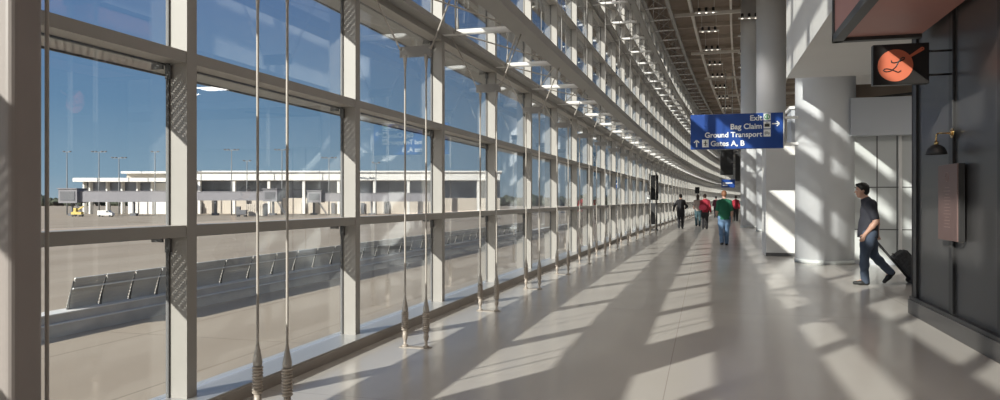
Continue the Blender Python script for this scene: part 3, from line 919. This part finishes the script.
# light masts
for (px, yt, arms, lab) in ((67, 152, 1, 'thin grey light mast above the leftmost jet bridge cab'),
                      (99, 152, 2, 'grey light mast with twin head, left part of first window'),
                      (119, 158, 2, 'shorter grey light mast with twin head in first window'),
                      (155, 152, 1, 'grey light mast against the upper terminal roof'),
                      (231.5, 150, 2, 'grey light mast left of the tall rods in second window'),
                      (247, 161, 1, 'low grey light mast just left of the tall rods'),
                      (282, 150, 2, 'grey light mast just behind the right tall rod'),
                      (329, 158, 2, 'grey light mast at right edge of second window'),
                      (376, 163, 1, 'grey light mast in the third window')):
    z = 330.0
    q = at(px, 200, z)
    e = empty('light_mast', (q.x, q.y, -5.0), TH)
    tag(e, lab, 'light mast', 'light masts across the apron')
    h = 6.5 + (200 - yt) * z / F
    MB().tube([(0, 0, 0), (0, 0, h)], [0.32, 0.16], 8).build('mast', M['pole'], e)
    m = MB().box(-1.6 * arms, 1.6 * arms, -0.12, 0.12, h - 0.15, h + 0.1)
    m.build('cross_arm', M['pole'], e)
    for xx in ((-1.4, 1.4) if arms == 1 else (-3.0, -1.4, 1.4, 3.0)):
        MB().box(xx - 0.45, xx + 0.40, -0.4, 0.4, h + 0.1, h + 0.45).build('lamp_head', M['bdark'], e)
# distant tree line
tl = MB()
rng = random.Random(3)
s = 800 / F
px = -500
while px < 620:
    hh = rng.random()
    c = ((px - 500) * s, rng.random() * 40, -5)
    R0 = 3.0 + 3.5 * rng.random(); H0 = 8 + 7 * hh
    tl.lathe([(R0 * f_ * (0.85 + 0.3 * rng.random()), H0 * z_) for f_, z_ in ((0.5, 0.0), (0.9, 0.2), (1.05, 0.45), (0.85, 0.68), (0.5, 0.88), (0.12, 1.0))], c, 7, False)
    px += 1.6 + rng.random() * 3.5
t_ = tl.build('treeline', M['tree']); t_.location = (at(500, 200, 800).x, at(500, 200, 800).y, 0); t_.rotation_euler = (0, 0, TH)
tag(t_, 'dark green line of trees on the horizon', 'trees', None, 'stuff')

# ================================================================== PEOPLE
def vec(*a): return np.array(a, dtype=np.float32)
class SDF:
    def __init__(s): s.p = []; s.cut = []
    def cap(s, a, b, ra, rb=None, k=0.03, n=None, sq=1.0):
        """tapered capsule a-b; n, sq flatten it along direction n"""
        s.p.append((vec(*a), vec(*b), ra, ra if rb is None else rb, k, None if n is None else vec(*n) / np.linalg.norm(n), sq)); return s
    def ell(s, c, r, k=0.03, rot=None):
        s.p.append(('e', vec(*c), vec(*r), k, rot)); return s
    def clip(s, point, normal):
        """drop everything on the side the normal points to"""
        s.cut.append((vec(*point), vec(*normal) / np.linalg.norm(normal))); return s
    def grow(s, d):
        o = SDF()
        for q in s.p:
            o.p.append(('e', q[1], q[2] + d, q[3], q[4]) if isinstance(q[0], str) else (q[0], q[1], q[2] + d, q[3] + d, q[4], q[5], q[6]))
        return o
    def bounds(s):
        lo = np.full(3, 1e9); hi = np.full(3, -1e9)
        for q in s.p:
            if isinstance(q[0], str): a = q[1] - q[2].max(); b = q[1] + q[2].max()
            else:
                r = max(q[2], q[3]); a = np.minimum(q[0], q[1]) - r; b = np.maximum(q[0], q[1]) + r
            lo = np.minimum(lo, a); hi = np.maximum(hi, b)
        return lo, hi
    def mesh(s, h):
        lo, hi = s.bounds(); lo = lo - 3 * h; hi = hi + 3 * h
        n = np.ceil((hi - lo) / h).astype(int) + 1
        ax = [(lo[i] + h * np.arange(n[i])).astype(np.float32) for i in range(3)]
        D = np.full(tuple(n), 0.5, dtype=np.float32)
        for q in s.p:
            e = isinstance(q[0], str)
            k = q[3] if e else q[4]
            if e: a = q[1] - q[2].max(); b = q[1] + q[2].max()
            else:
                r = max(q[2], q[3]); a = np.minimum(q[0], q[1]) - r; b = np.maximum(q[0], q[1]) + r
            m = k + 3 * h + 0.02
            i0 = np.maximum(((a - m - lo) / h).astype(int), 0); i1 = np.minimum(((b + m - lo) / h).astype(int) + 2, n)
            sl_ = tuple(slice(i0[i], i1[i]) for i in range(3))
            X, Y, Z = np.meshgrid(*[ax[i][sl_[i]] for i in range(3)], indexing='ij')
            P = np.stack([X, Y, Z], -1)
            if e:
                d = P - q[1]
                if q[4] is not None: d = d @ q[4]
                r = q[2]
                k0 = np.linalg.norm(d / r, axis=-1); k1 = np.linalg.norm(d / (r * r), axis=-1)
                dist = k0 * (k0 - 1) / np.maximum(k1, 1e-6)
            else:
                A, B, ra, rb, _, nn, sq = q
                ba = B - A; L2 = max(float(ba @ ba), 1e-9)
                t = np.clip(((P - A) @ ba) / L2, 0, 1)
                d = P - A - t[..., None] * ba
                if nn is not None:
                    dn = d @ nn
                    d = d + nn * (dn * (1 / sq - 1))[..., None]
                dist = (np.linalg.norm(d, axis=-1) - (ra + (rb - ra) * t)) * min(1.0, sq)
            cur = D[sl_]
            hh = np.clip(0.5 + 0.5 * (cur - dist) / max(k, 1e-4), 0, 1)
            D[sl_] = cur + (dist - cur) * hh - k * hh * (1 - hh)
        if s.cut:
            X, Y, Z = np.meshgrid(*ax, indexing='ij')
            for c, nn in s.cut:
                D = np.maximum(D, (X - c[0]) * nn[0] + (Y - c[1]) * nn[1] + (Z - c[2]) * nn[2])
        return surface_nets(D, lo, h)

def surface_nets(D, lo, h):
    S_ = D < 0
    nx, ny, nz = D.shape
    acc = np.zeros((nx - 1, ny - 1, nz - 1, 3), np.float32); cnt = np.zeros((nx - 1, ny - 1, nz - 1), np.float32)
    corners = [(i, j, k) for i in (0, 1) for j in (0, 1) for k in (0, 1)]
    def cs(A, c): return A[c[0]:nx - 1 + c[0], c[1]:ny - 1 + c[1], c[2]:nz - 1 + c[2]]
    for axis in range(3):
        for c in corners:
            if c[axis]: continue
            c2 = list(c); c2[axis] = 1; c2 = tuple(c2)
            a = cs(D, c); b = cs(D, c2)
            cr = (a < 0) != (b < 0)
            t = np.where(cr, a / np.where(cr, a - b, 1), 0)
            for i in range(3):
                acc[..., i] += np.where(cr, c[i] + (t if i == axis else 0), 0)
            cnt += cr
    act = cnt > 0
    idx = np.full(act.shape, -1, np.int64); idx[act] = np.arange(act.sum())
    base = np.stack(np.nonzero(act), -1)
    V = lo + h * (base + acc[act] / cnt[act][:, None])
    Fs = []
    for axis in range(3):
        o1, o2 = [(1, 2), (2, 0), (0, 1)][axis]
        a = S_; sh_ = [slice(None)] * 3; sh2 = [slice(None)] * 3
        sh_[axis] = slice(0, -1); sh2[axis] = slice(1, None)
        cr = a[tuple(sh_)] != a[tuple(sh2)]
        I = np.stack(np.nonzero(cr), -1)
        ok = (I[:, o1] > 0) & (I[:, o2] > 0) & (I[:, o1] < D.shape[o1] - 1) & (I[:, o2] < D.shape[o2] - 1)
        I = I[ok]
        fl = S_[tuple(I.T)]
        def g(d1, d2):
            J = I.copy(); J[:, o1] -= d1; J[:, o2] -= d2
            return idx[tuple(J.T)]
        q = np.stack([g(1, 1), g(0, 1), g(0, 0), g(1, 0)], -1)
        q[~fl] = q[~fl][:, ::-1]
        Fs.append(q)
    return V, np.concatenate(Fs)

def sdf_obj(name, sd, h, m, parent, smooth=2):
    V, Fq = sd.mesh(h)
    me = bpy.data.meshes.new(name)
    me.from_pydata(V.tolist(), [], Fq.tolist())
    me.materials.append(m)
    me.polygons.foreach_set('use_smooth', [True] * len(me.polygons))
    me.update()
    o = bpy.data.objects.new(name, me); COL.objects.link(o)
    o.parent = parent
    if smooth:
        s_ = o.modifiers.new('relax', 'SMOOTH'); s_.factor = 0.5; s_.iterations = smooth
    return o

def lerp(a, b, t): return tuple(a[i] + (b[i] - a[i]) * t for i in range(3))
def hand(sd, wr, d, pn, side, curl=0.5, k=0.008, sc=1.0):
    """five fingered relaxed hand; wr wrist, d direction of the fingers, pn palm normal, side towards the thumb"""
    d = Vector(d).normalized(); pn = Vector(pn).normalized(); th = Vector(side).normalized()
    wr = Vector(wr)
    palm = wr + d * 0.085 * sc
    sd.cap(wr, palm, 0.026 * sc, 0.036 * sc, 0.02, pn, 0.5)
    for i, (off, ln) in enumerate(((0.030, 0.072), (0.010, 0.080), (-0.011, 0.075), (-0.030, 0.058))):
        a = palm + th * off * sc + d * 0.004
        dd = d
        for j, fr in enumerate((0.42, 0.32, 0.26)):
            ang = curl * (0.45 + 0.4 * j)
            dd2 = (d * math.cos(ang * (j + 1) * 0.55) + pn * math.sin(ang * (j + 1) * 0.55)).normalized()
            b = a + dd2 * ln * fr * sc
            sd.cap(a, b, (0.0095 - 0.0008 * j) * sc, (0.009 - 0.0008 * j) * sc, k)
            a = b
    a = wr + d * 0.025 * sc + th * 0.024 * sc
    b = a + (d * 0.65 + th * 0.55 + pn * 0.35).normalized() * 0.042 * sc
    c = b + (d * 0.9 + th * 0.1 + pn * 0.35).normalized() * 0.032 * sc
    sd.cap(a, b, 0.013 * sc, 0.011 * sc, 0.012); sd.cap(b, c, 0.0105 * sc, 0.009 * sc, k)

def skin_mat(name, col): return mat(name, col, 0.5, noise=(6, 0.05))
def cloth_mat(name, col, rough=0.85): return mat(name, col, rough, noise=(7, 0.12), bump=(14, 0.25))

def person(label, loc, face, J, look, h=0.012):
    """J: joints in the person's own frame (x right, y forward, z up, metres)"""
    e = empty('person', loc, face)
    tag(e, label, 'person')
    pel, chest, neck, head = J['pelvis'], J['chest'], J['neck'], J['head']
    fwd = Vector(J.get('headfwd', (0, 1, 0))).normalized()
    fy = (0, 1, 0)
    w = look.get('w', 1.0)
    b = SDF()
    # torso
    b.cap(lerp(pel, chest, -0.05), lerp(pel, chest, 0.35), 0.150 * w, 0.140 * w, 0.05, fy, 0.78)
    b.cap(lerp(pel, chest, 0.3), chest, 0.138 * w, 0.155 * w, 0.06, fy, 0.74)
    b.cap(J['shR'], J['shL'], 0.064 * w, 0.064 * w, 0.06)
    b.cap(lerp(J['shR'], neck, 0.15), lerp(J['shR'], neck, 0.9), 0.055 * w, 0.05, 0.05); b.cap(lerp(J['shL'], neck, 0.15), lerp(J['shL'], neck, 0.9), 0.055 * w, 0.05, 0.05)
    b.cap(lerp(chest, neck, 0.35), neck, 0.085, 0.056, 0.06)
    b.cap(neck, lerp(neck, head, 0.6), 0.056, 0.054, 0.03)
    # limbs
    arms = SDF(); legs = SDF()
    for sd_ in 'RL':
        sh_, el, wr = J['sh' + sd_], J['el' + sd_], J['wr' + sd_]
        arms.cap(sh_, lerp(sh_, el, 0.5), 0.058 * w, 0.050 * w, 0.04); arms.cap(lerp(sh_, el, 0.5), el, 0.050 * w, 0.041 * w, 0.03)
        arms.cap(el, lerp(el, wr, 0.35), 0.041 * w, 0.042 * w, 0.02); arms.cap(lerp(el, wr, 0.35), wr, 0.042 * w, 0.027, 0.02)
        hp, kn, an = J['hip' + sd_], J['kn' + sd_], J['an' + sd_]
        legs.cap(hp, lerp(hp, kn, 0.5), 0.092 * w, 0.080 * w, 0.05); legs.cap(lerp(hp, kn, 0.5), kn, 0.080 * w, 0.057, 0.03)
        legs.cap(kn, lerp(kn, an, 0.35), 0.056, 0.060, 0.03); legs.cap(lerp(kn, an, 0.35), an, 0.058, 0.038, 0.03)
    body = SDF(); body.p = b.p + arms.p + legs.p
    # head
    hd = Vector(head); up = (Vector(head) - Vector(neck)).normalized()
    up = (up - fwd * up.dot(fwd)).normalized(); rt = fwd.cross(up)
    Rm = np.array([[rt.x, fwd.x, up.x], [rt.y, fwd.y, up.y], [rt.z, fwd.z, up.z]], dtype=np.float32)
    hs = J.get('hs', 1.0)
    def hp_(x, y, z): return tuple(hd + (rt * x + fwd * y + up * z) * hs)
    body.ell(hp_(0, -0.012, 0.035), (0.076 * hs, 0.096 * hs, 0.088 * hs), 0.03, Rm)
    body.ell(hp_(0, 0.022, -0.035), (0.060 * hs, 0.070 * hs, 0.082 * hs), 0.03, Rm)
    body.ell(hp_(0, 0.052, -0.085), (0.034 * hs, 0.032 * hs, 0.026 * hs), 0.025, Rm)
    body.cap(hp_(0, 0.088, 0.02), hp_(0, 0.106, -0.022), 0.009, 0.014, 0.012)
    body.cap(hp_(-0.035, 0.078, 0.030), hp_(0.035, 0.078, 0.030), 0.010, 0.010, 0.014)
    body.cap(hp_(-0.018, 0.086, -0.056), hp_(0.018, 0.086, -0.056), 0.008, 0.008, 0.01)
    for sx_ in (-1, 1):
        body.ell(hp_(sx_ * 0.077, -0.012, -0.005), (0.010, 0.020, 0.032), 0.008, Rm)
    for sd_ in 'RL':
        wr = Vector(J['wr' + sd_]); el = Vector(J['el' + sd_])
        d = J.get('hd' + sd_, tuple(wr - el))
        sgn = 1 if sd_ == 'R' else -1
        hand(body, wr, d, J.get('pn' + sd_, (-sgn, 0, 0)), J.get('th' + sd_, (0, 1, 0)), J.get('curl' + sd_, 0.6))
        an, toe = J['an' + sd_], J['toe' + sd_]
        body.cap(lerp(an, toe, 0.1), toe, 0.026, 0.02, 0.02)
    sdf_obj('body', body, h, look['skin'], e)
    # trousers
    tr = SDF()
    tr.cap(lerp(pel, chest, -0.06), lerp(pel, chest, 0.16), 0.160 * w, 0.152 * w, 0.05, fy, 0.80)
    tr.p += [(q[0], q[1], q[2] + 0.016, q[3] + 0.020, q[4], q[5], q[6]) for q in legs.p]
    for sd_ in 'RL':
        tr.cap(lerp(J['kn' + sd_], J['an' + sd_], 0.7), lerp(J['an' + sd_], J['heel' + sd_], 0.55), 0.066, 0.062, 0.03)
    sdf_obj('trousers', tr, h, look['trousers'], e)
    # shirt
    sh_ = b.grow(0.013)
    sh_.p = sh_.p[:5]
    sh_.cap(lerp(chest, neck, 0.3), lerp(chest, neck, 0.85), 0.095, 0.072, 0.05)
    sh_.cap(lerp(pel, chest, min(-0.22, look.get('hem', -0.22))), lerp(pel, chest, 0.3), 0.174 * w, 0.160 * w, 0.04, fy, 0.84)
    full = look.get('sleeve', 0.72)
    for sd_ in 'RL':
        s0, el, wr = J['sh' + sd_], J['el' + sd_], J['wr' + sd_]
        if full >= 1.5:
            sh_.cap(s0, el, 0.066 * w, 0.055 * w, 0.04); sh_.cap(el, lerp(el, wr, 0.95), 0.058 * w, 0.043, 0.03)
        else:
            sh_.cap(s0, lerp(s0, el, full), 0.068 * w, 0.060 * w, 0.04)
    sh_.clip(lerp(pel, chest, look.get('hem', -0.22)), tuple(Vector(pel) - Vector(chest)))
    shirt = sdf_obj(look.get('top_name', 'shirt'), sh_, h, look['shirt'], e)
    cl = SDF()
    cl.cap(lerp(chest, neck, 0.86), lerp(chest, neck, 1.05), 0.074, 0.066, 0.01)
    cl.clip(lerp(chest, neck, 1.12), tuple(Vector(neck) - Vector(chest)))
    sdf_obj('collar', cl, h, look.get('collar', look['shirt']), shirt)
    # shoes
    for sd_ in 'RL':
        an, toe = Vector(J['an' + sd_]), Vector(J['toe' + sd_])
        heel = Vector(J['heel' + sd_])
        s_ = SDF()
        u = Vector((0, 0, 1))
        s_.cap(tuple(heel), tuple(lerp(heel, toe, 0.5)), 0.040, 0.043, 0.03); s_.cap(tuple(lerp(heel, toe, 0.45)), tuple(toe), 0.046, 0.036, 0.03, (0, 0.0, 1), 0.85)
        s_.cap(tuple(an), tuple(heel), 0.042, 0.040, 0.03)
        so_ = sdf_obj('shoe', s_, h, look['shoes'], e)
    # hair
    ha = SDF()
    if look.get('hair_style', 'short') == 'short':
        ha.ell(hp_(0, -0.016, 0.045), (0.087 * hs, 0.104 * hs, 0.096 * hs), 0.02, Rm)
        ha.ell(hp_(0, -0.045, -0.005), (0.080 * hs, 0.072 * hs, 0.085 * hs), 0.02, Rm)
        if look.get('quiff', True): ha.ell(hp_(0, 0.055, 0.095), (0.062, 0.042, 0.034), 0.02, Rm)
        ha.clip(hp_(0, 0.055, 0.050), tuple(fwd * 0.80 - up * 0.60))
    else:
        ha.ell(hp_(0, -0.014, 0.042), (0.086, 0.102, 0.094), 0.02, Rm)
        ha.cap(hp_(0, -0.05, 0.0), hp_(0, -0.075, -0.15), 0.085, 0.07, 0.03)
        ha.clip(hp_(0, 0.055, 0.05), tuple(fwd * 0.9 - up * 0.45))
    sdf_obj('hair', ha, h, look['hair'], e)
    # face
    for sx_ in (-1, 1):
        MB().lathe([(0.001, -0.010), (0.007, -0.007), (0.0105, 0.0), (0.007, 0.007), (0.001, 0.010)], hp_(sx_ * 0.031, 0.080, 0.010), 10).build('eye', M['eye'], e)
        q = hp_(sx_ * 0.031, 0.089, 0.010)
        MB().lathe([(0.001, -0.0045), (0.0045, 0.0), (0.001, 0.0045)], q, 8).build('iris', M['iris'], e)
        MB().tube([hp_(sx_ * 0.014, 0.091, 0.036), hp_(sx_ * 0.032, 0.092, 0.041), hp_(sx_ * 0.050, 0.082, 0.036)], 0.004, 6).build('eyebrow', look['hair'], e)
    MB().tube([hp_(-0.022, 0.088, -0.055), hp_(-0.008, 0.096, -0.052), hp_(0.008, 0.096, -0.052), hp_(0.022, 0.088, -0.055)], 0.0045, 6).build('lips', M['lips'], e)
    return e
M['eye'] = mat('eye_white', (0.75, 0.73, 0.70), 0.3)
M['iris'] = mat('iris', (0.05, 0.03, 0.02), 0.2)
M['lips'] = mat('lips', (0.42, 0.18, 0.15), 0.5)
SK = skin_mat('skin', (0.50, 0.29, 0.21)); SK2 = skin_mat('skin_fair', (0.58, 0.36, 0.28))
BLK = cloth_mat('black_cloth', (0.022, 0.021, 0.024)); NAVY = cloth_mat('navy_cloth', (0.030, 0.031, 0.042))
JEAN = cloth_mat('blue_denim', (0.060, 0.080, 0.120)); JEAN2 = cloth_mat('light_denim', (0.13, 0.22, 0.36)); TEAL = cloth_mat('teal_denim', (0.06, 0.11, 0.13))
GREEN = cloth_mat('green_cloth', (0.015, 0.125, 0.070)); GRNC = cloth_mat('green_collar', (0.05, 0.25, 0.20))
RED = cloth_mat('red_cloth', (0.36, 0.025, 0.045)); PINK = cloth_mat('pink_red_cloth', (0.62, 0.07, 0.12)); TAN = cloth_mat('tan_cloth', (0.34, 0.28, 0.25))
SHOE = mat('shoe_black', (0.02, 0.02, 0.02), 0.5); HAIRB = mat('hair_black', (0.012, 0.010, 0.009), 0.5); HAIRR = mat('hair_ginger', (0.20, 0.085, 0.04), 0.6); HAIRBR = mat('hair_brown', (0.05, 0.03, 0.02), 0.6)

# walking man with the suitcase: faces -x of the hall, so his own +y is world -x
q = floor_at(868, 284.6)
man = dict(
    pelvis=(0, 0.0, 0.95), chest=(0, -0.015, 1.28), neck=(0, 0.040, 1.51), head=(0, 0.10, 1.665), headfwd=(0, 1, -0.06), hs=1.06,
    shL=(-0.17, -0.02, 1.415), elL=(-0.235, -0.085, 1.12), wrL=(-0.215, 0.085, 0.905), hdL=(0.05, 0.42, -0.9), thL=(0.25, 0.9, 0.35), pnL=(1, 0, 0.1),
    shR=(0.17, -0.03, 1.415), elR=(0.30, -0.20, 1.155), wrR=(0.365, -0.225, 0.90), hdR=(0, -0.15, -1), thR=(0, 1, 0), curlR=1.9,
    hipL=(-0.09, 0.0, 0.92), knL=(-0.095, 0.075, 0.50), anL=(-0.10, 0.075, 0.10), heelL=(-0.10, 0.035, 0.045), toeL=(-0.105, 0.235, 0.037),
    hipR=(0.09, -0.02, 0.92), knR=(0.095, -0.115, 0.52), anR=(0.10, -0.36, 0.235), heelR=(0.10, -0.415, 0.215), toeR=(0.105, -0.285, 0.05))
p_ = person('man in dark polo shirt and jeans striding left, pulling a suitcase', (q.x, q.y, 0), PI / 2, man,
       dict(skin=SK, shirt=NAVY, trousers=JEAN, shoes=SHOE, hair=HAIRB, w=1.16, sleeve=0.74, hem=-0.36), 0.010)
# green polo, walking away
q = floor_at(724.3, 245.3)
walk = dict(
    pelvis=(0, 0, 0.95), chest=(0, 0.01, 1.28), neck=(0, 0.03, 1.50), head=(0, 0.07, 1.68), headfwd=(0, 1, -0.25),
    shL=(-0.165, 0.0, 1.42), elL=(-0.235, -0.02, 1.13), wrL=(-0.23, 0.18, 1.02), hdL=(0.3, 0.9, -0.2), pnL=(0.6, 0, -0.7), thL=(0.5, 0.2, 0.8),
    shR=(0.165, 0.0, 1.42), elR=(0.235, -0.04, 1.13), wrR=(0.24, 0.05, 0.88),
    hipL=(-0.09, 0, 0.92), knL=(-0.095, 0.02, 0.50), anL=(-0.09, -0.10, 0.13), heelL=(-0.09, -0.15, 0.08), toeL=(-0.095, 0.05, 0.037),
    hipR=(0.09, 0, 0.92), knR=(0.09, 0.10, 0.50), anR=(0.09, 0.13, 0.10), heelR=(0.09, 0.09, 0.045), toeR=(0.10, 0.29, 0.037))
person('person in green polo shirt and blue jeans walking away', (q.x, q.y, 0), 0.12, walk,
       dict(skin=SK2, shirt=GREEN, collar=GRNC, trousers=JEAN2, shoes=SHOE, hair=HAIRR, w=1.12, sleeve=0.85, hem=-0.30, quiff=False), 0.014)
import copy
def variant(**kw):
    j = copy.deepcopy(walk); j.update(kw); return j
q = floor_at(680.8, 228.6)
person('person in black jacket and dark trousers walking with elbows out', (q.x, q.y, 0), 0.1,
       variant(elL=(-0.33, -0.04, 1.17), wrL=(-0.39, 0.0, 0.93), elR=(0.31, -0.03, 1.16), wrR=(0.26, 0.16, 1.05), hdR=(-0.4, 0.8, 0), headfwd=(0, 1, -0.1)),
       dict(skin=SK, shirt=BLK, trousers=BLK, shoes=SHOE, hair=HAIRB, w=1.05, sleeve=2, hem=-0.25, top_name='jacket', quiff=False), 0.016)
q = floor_at(705.0, 229.3); qr = q
pr = person('person in bright red jacket and dark trousers walking away', (q.x, q.y, 0), 0.05, variant(wrR=(0.28, 0.0, 0.88), headfwd=(0, 1, 0)),
       dict(skin=SK2, shirt=RED, trousers=BLK, shoes=SHOE, hair=HAIRBR, w=1.10, sleeve=2, hem=-0.25, top_name='jacket', hair_style='short', quiff=False), 0.016)
q = floor_at(698.0, 226.3)
person('person in tan top and teal jeans beside the red jacket', (q.x, q.y, 0), 0.0, variant(headfwd=(0.3, 1, 0)),
       dict(skin=SK2, shirt=TAN, trousers=TEAL, shoes=SHOE, hair=HAIRBR, w=0.98, sleeve=0.9, hem=-0.25, hair_style='long'), 0.017)
q = at(735.8, 200, 52); 
person('distant person in dark red top half hidden by green polo', (q.x, q.y, 0), 0.0, variant(headfwd=(0, 1, 0)),
       dict(skin=SK2, shirt=RED, trousers=BLK, shoes=SHOE, hair=HAIRBR, w=1.0, sleeve=2, hem=-0.25, quiff=False), 0.02)
q = at(716.0, 200, 62)
person('distant person in dark clothes left of green polo', (q.x, q.y, 0), 0.0, variant(headfwd=(0, 1, 0)),
       dict(skin=SK, shirt=cloth_mat('plum_cloth', (0.12, 0.03, 0.05)), trousers=BLK, shoes=SHOE, hair=HAIRB, w=1.0, sleeve=2, hem=-0.25, quiff=False), 0.02)
# bag slung behind the red jacket
bgm = SDF(); bgm.ell((0, 0, 0), (0.20, 0.085, 0.15), 0.02)
bo = sdf_obj('bag_body', bgm, 0.015, PINK, None); 
be = empty('shoulder_bag', (qr.x - 0.10, qr.y - 0.27, 1.12)); tag(be, 'pink red bag hanging behind the red jacket', 'bag')
bo.parent = be
MB().tube([(0.17, 0.0, 0.08), (0.20, 0.06, 0.25), (0.21, 0.16, 0.42), (0.19, 0.26, 0.46)], 0.012, 6).build('strap', PINK, be)

# wheeled suitcase, tilted towards the man who pulls it
q = floor_at(868, 284.6)
hx, hz = q.x + 0.193, 0.80         # grip in his right hand (world x, z); the wheels are further right
ln = 0.95
ang = math.asin((hz - 0.06) / ln)
sc_e = empty('suitcase', (hx + ln * math.cos(ang), q.y + 0.385, 0.06))
tag(sc_e, 'dark wheeled suitcase pulled along behind the man in polo', 'suitcase')
sc_e.rotation_euler = (0, -(PI / 2 - ang), 0)   # local z runs from the wheels up to the grip
SUIT = mat('suitcase_fabric', (0.045, 0.046, 0.050), 0.75, noise=(30, 0.35), bump=(60, 0.4))
MB().box(-0.005, 0.235, -0.19, 0.19, 0.03, 0.52).build('shell', SUIT, sc_e, 0.035, 3)
MB().box(0.235, 0.285, -0.15, 0.15, 0.08, 0.34).build('front_pocket', SUIT, sc_e, 0.02, 3)
MB().box(0.238, 0.262, -0.15, 0.15, 0.37, 0.49).build('top_pocket', SUIT, sc_e, 0.01, 3)
MB().tube([(0.06, -0.06, 0.52), (0.06, -0.055, 0.555), (0.06, 0.055, 0.555), (0.06, 0.06, 0.52)], 0.012, 8).build('carry_handle', M['dark'], sc_e)
for yy in (-0.085, 0.085):
    MB().tube([(-0.018, yy, 0.02), (-0.018, yy, ln - 0.01)], 0.010, 8).build('telescopic_rod', M['dark'], sc_e)
MB().tube([(-0.018, -0.095, ln), (-0.018, 0.095, ln)], 0.017, 10).build('grip', M['dark'], sc_e)
for yy in (-0.16, 0.16):
    MB().tube([(-0.005, yy - 0.014, 0.0), (-0.005, yy + 0.014, 0.0)], 0.058, 18).build('wheel', M['dark'], sc_e)

# ================================================================== LIGHT
SUN = Vector((1.0, 1.83, -0.87)).normalized()
sl = bpy.data.lights.new('sun', 'SUN'); sl.energy = 8.3; sl.angle = math.radians(0.53); sl.color = (1.0, 0.95, 0.87)
so = bpy.data.objects.new('sun', sl); COL.objects.link(so)
so.rotation_euler = SUN.to_track_quat('-Z', 'Y').to_euler()
w = bpy.data.worlds.new('sky'); S.world = w; w.use_nodes = True
nt = w.node_tree; N, L = nt.nodes, nt.links
bg = N['Background']
tc = N.new('ShaderNodeTexCoord')
sp = N.new('ShaderNodeSeparateXYZ'); L.new(tc.outputs['Generated'], sp.inputs[0])
rp = N.new('ShaderNodeValToRGB'); L.new(sp.outputs['Z'], rp.inputs['Fac'])
els = rp.color_ramp.elements
els[0].position = 0.0; els[0].color = (0.33, 0.43, 0.51, 1)
els[1].position = 1.0; els[1].color = (0.13, 0.18, 0.30, 1)
for p_, c_ in ((0.03, (0.25, 0.375, 0.49, 1)), (0.12, (0.150, 0.270, 0.425, 1)), (0.27, (0.104, 0.190, 0.375, 1))):
    e_ = els.new(p_); e_.color = c_
# bright haze around the sun
dt = N.new('ShaderNodeVectorMath'); dt.operation = 'DOT_PRODUCT'
dt.inputs[1].default_value = tuple(-SUN)
L.new(tc.outputs['Generated'], dt.inputs[0])
mx = N.new('ShaderNodeMath'); mx.operation = 'MAXIMUM'; mx.inputs[1].default_value = 0.0; L.new(dt.outputs['Value'], mx.inputs[0])
pw = N.new('ShaderNodeMath'); pw.operation = 'POWER'; pw.inputs[1].default_value = 6.0; L.new(mx.outputs[0], pw.inputs[0])
ml = N.new('ShaderNodeVectorMath'); ml.operation = 'SCALE'; ml.inputs[0].default_value = (1.0, 0.95, 0.88); L.new(pw.outputs[0], ml.inputs['Scale'])
ad = N.new('ShaderNodeVectorMath'); ad.operation = 'ADD'; L.new(rp.outputs['Color'], ad.inputs[0]); L.new(ml.outputs[0], ad.inputs[1])
L.new(ad.outputs[0], bg.inputs['Color'])
bg.inputs['Strength'].default_value = 1.1
def area(x, y, z, sx_, sy_, p, col=(1, 0.93, 0.85)):
    l = bpy.data.lights.new('fill_lamp', 'AREA'); l.shape = 'RECTANGLE'; l.size = sx_; l.size_y = sy_; l.energy = p; l.color = col
    o = bpy.data.objects.new('fill_lamp', l); COL.objects.link(o); o.location = (x, y, z)
    return o
for y in (-8, -2, 4, 10, 16, 22, 28):  # added out-of-view fill for the hall, no fixtures modelled here
    area(3.4, y, 11.9, 2.4, 1.2, 68)
for x, y, p in ((9.0, 16.0, 22), (9.0, 12.6, 22), (7.8, 15.5, 10)):  # added fill hidden behind the shop front, brightens the corridor
    area(x, y, 4.22, 0.6, 0.6, p)
for t in (36, 46, 56, 66, 78, 92, 108, 124):  # added spots filling the far hall, placed between the light tray rows
    q = W(t, 3.4, 11.1)
    l = bpy.data.lights.new('fill_spot', 'SPOT'); l.energy = 550; l.spot_size = 1.5; l.spot_blend = 0.6; l.shadow_soft_size = 0.12; l.color = (1, 0.93, 0.85)
    o = bpy.data.objects.new('fill_spot', l); COL.objects.link(o); o.location = q
S.view_settings.view_transform = 'Standard'
S.view_settings.look = 'None'
S.view_settings.exposure = 0.0
S.view_settings.gamma = 1.0
S.view_settings.use_curve_mapping = False
S.cycles.transparent_max_bounces = 32
S.cycles.max_bounces = 8
S.cycles.diffuse_bounces = 5
S.cycles.glossy_bounces = 4
S.cycles.sample_clamp_indirect = 6.0
S.cycles.use_denoising = True
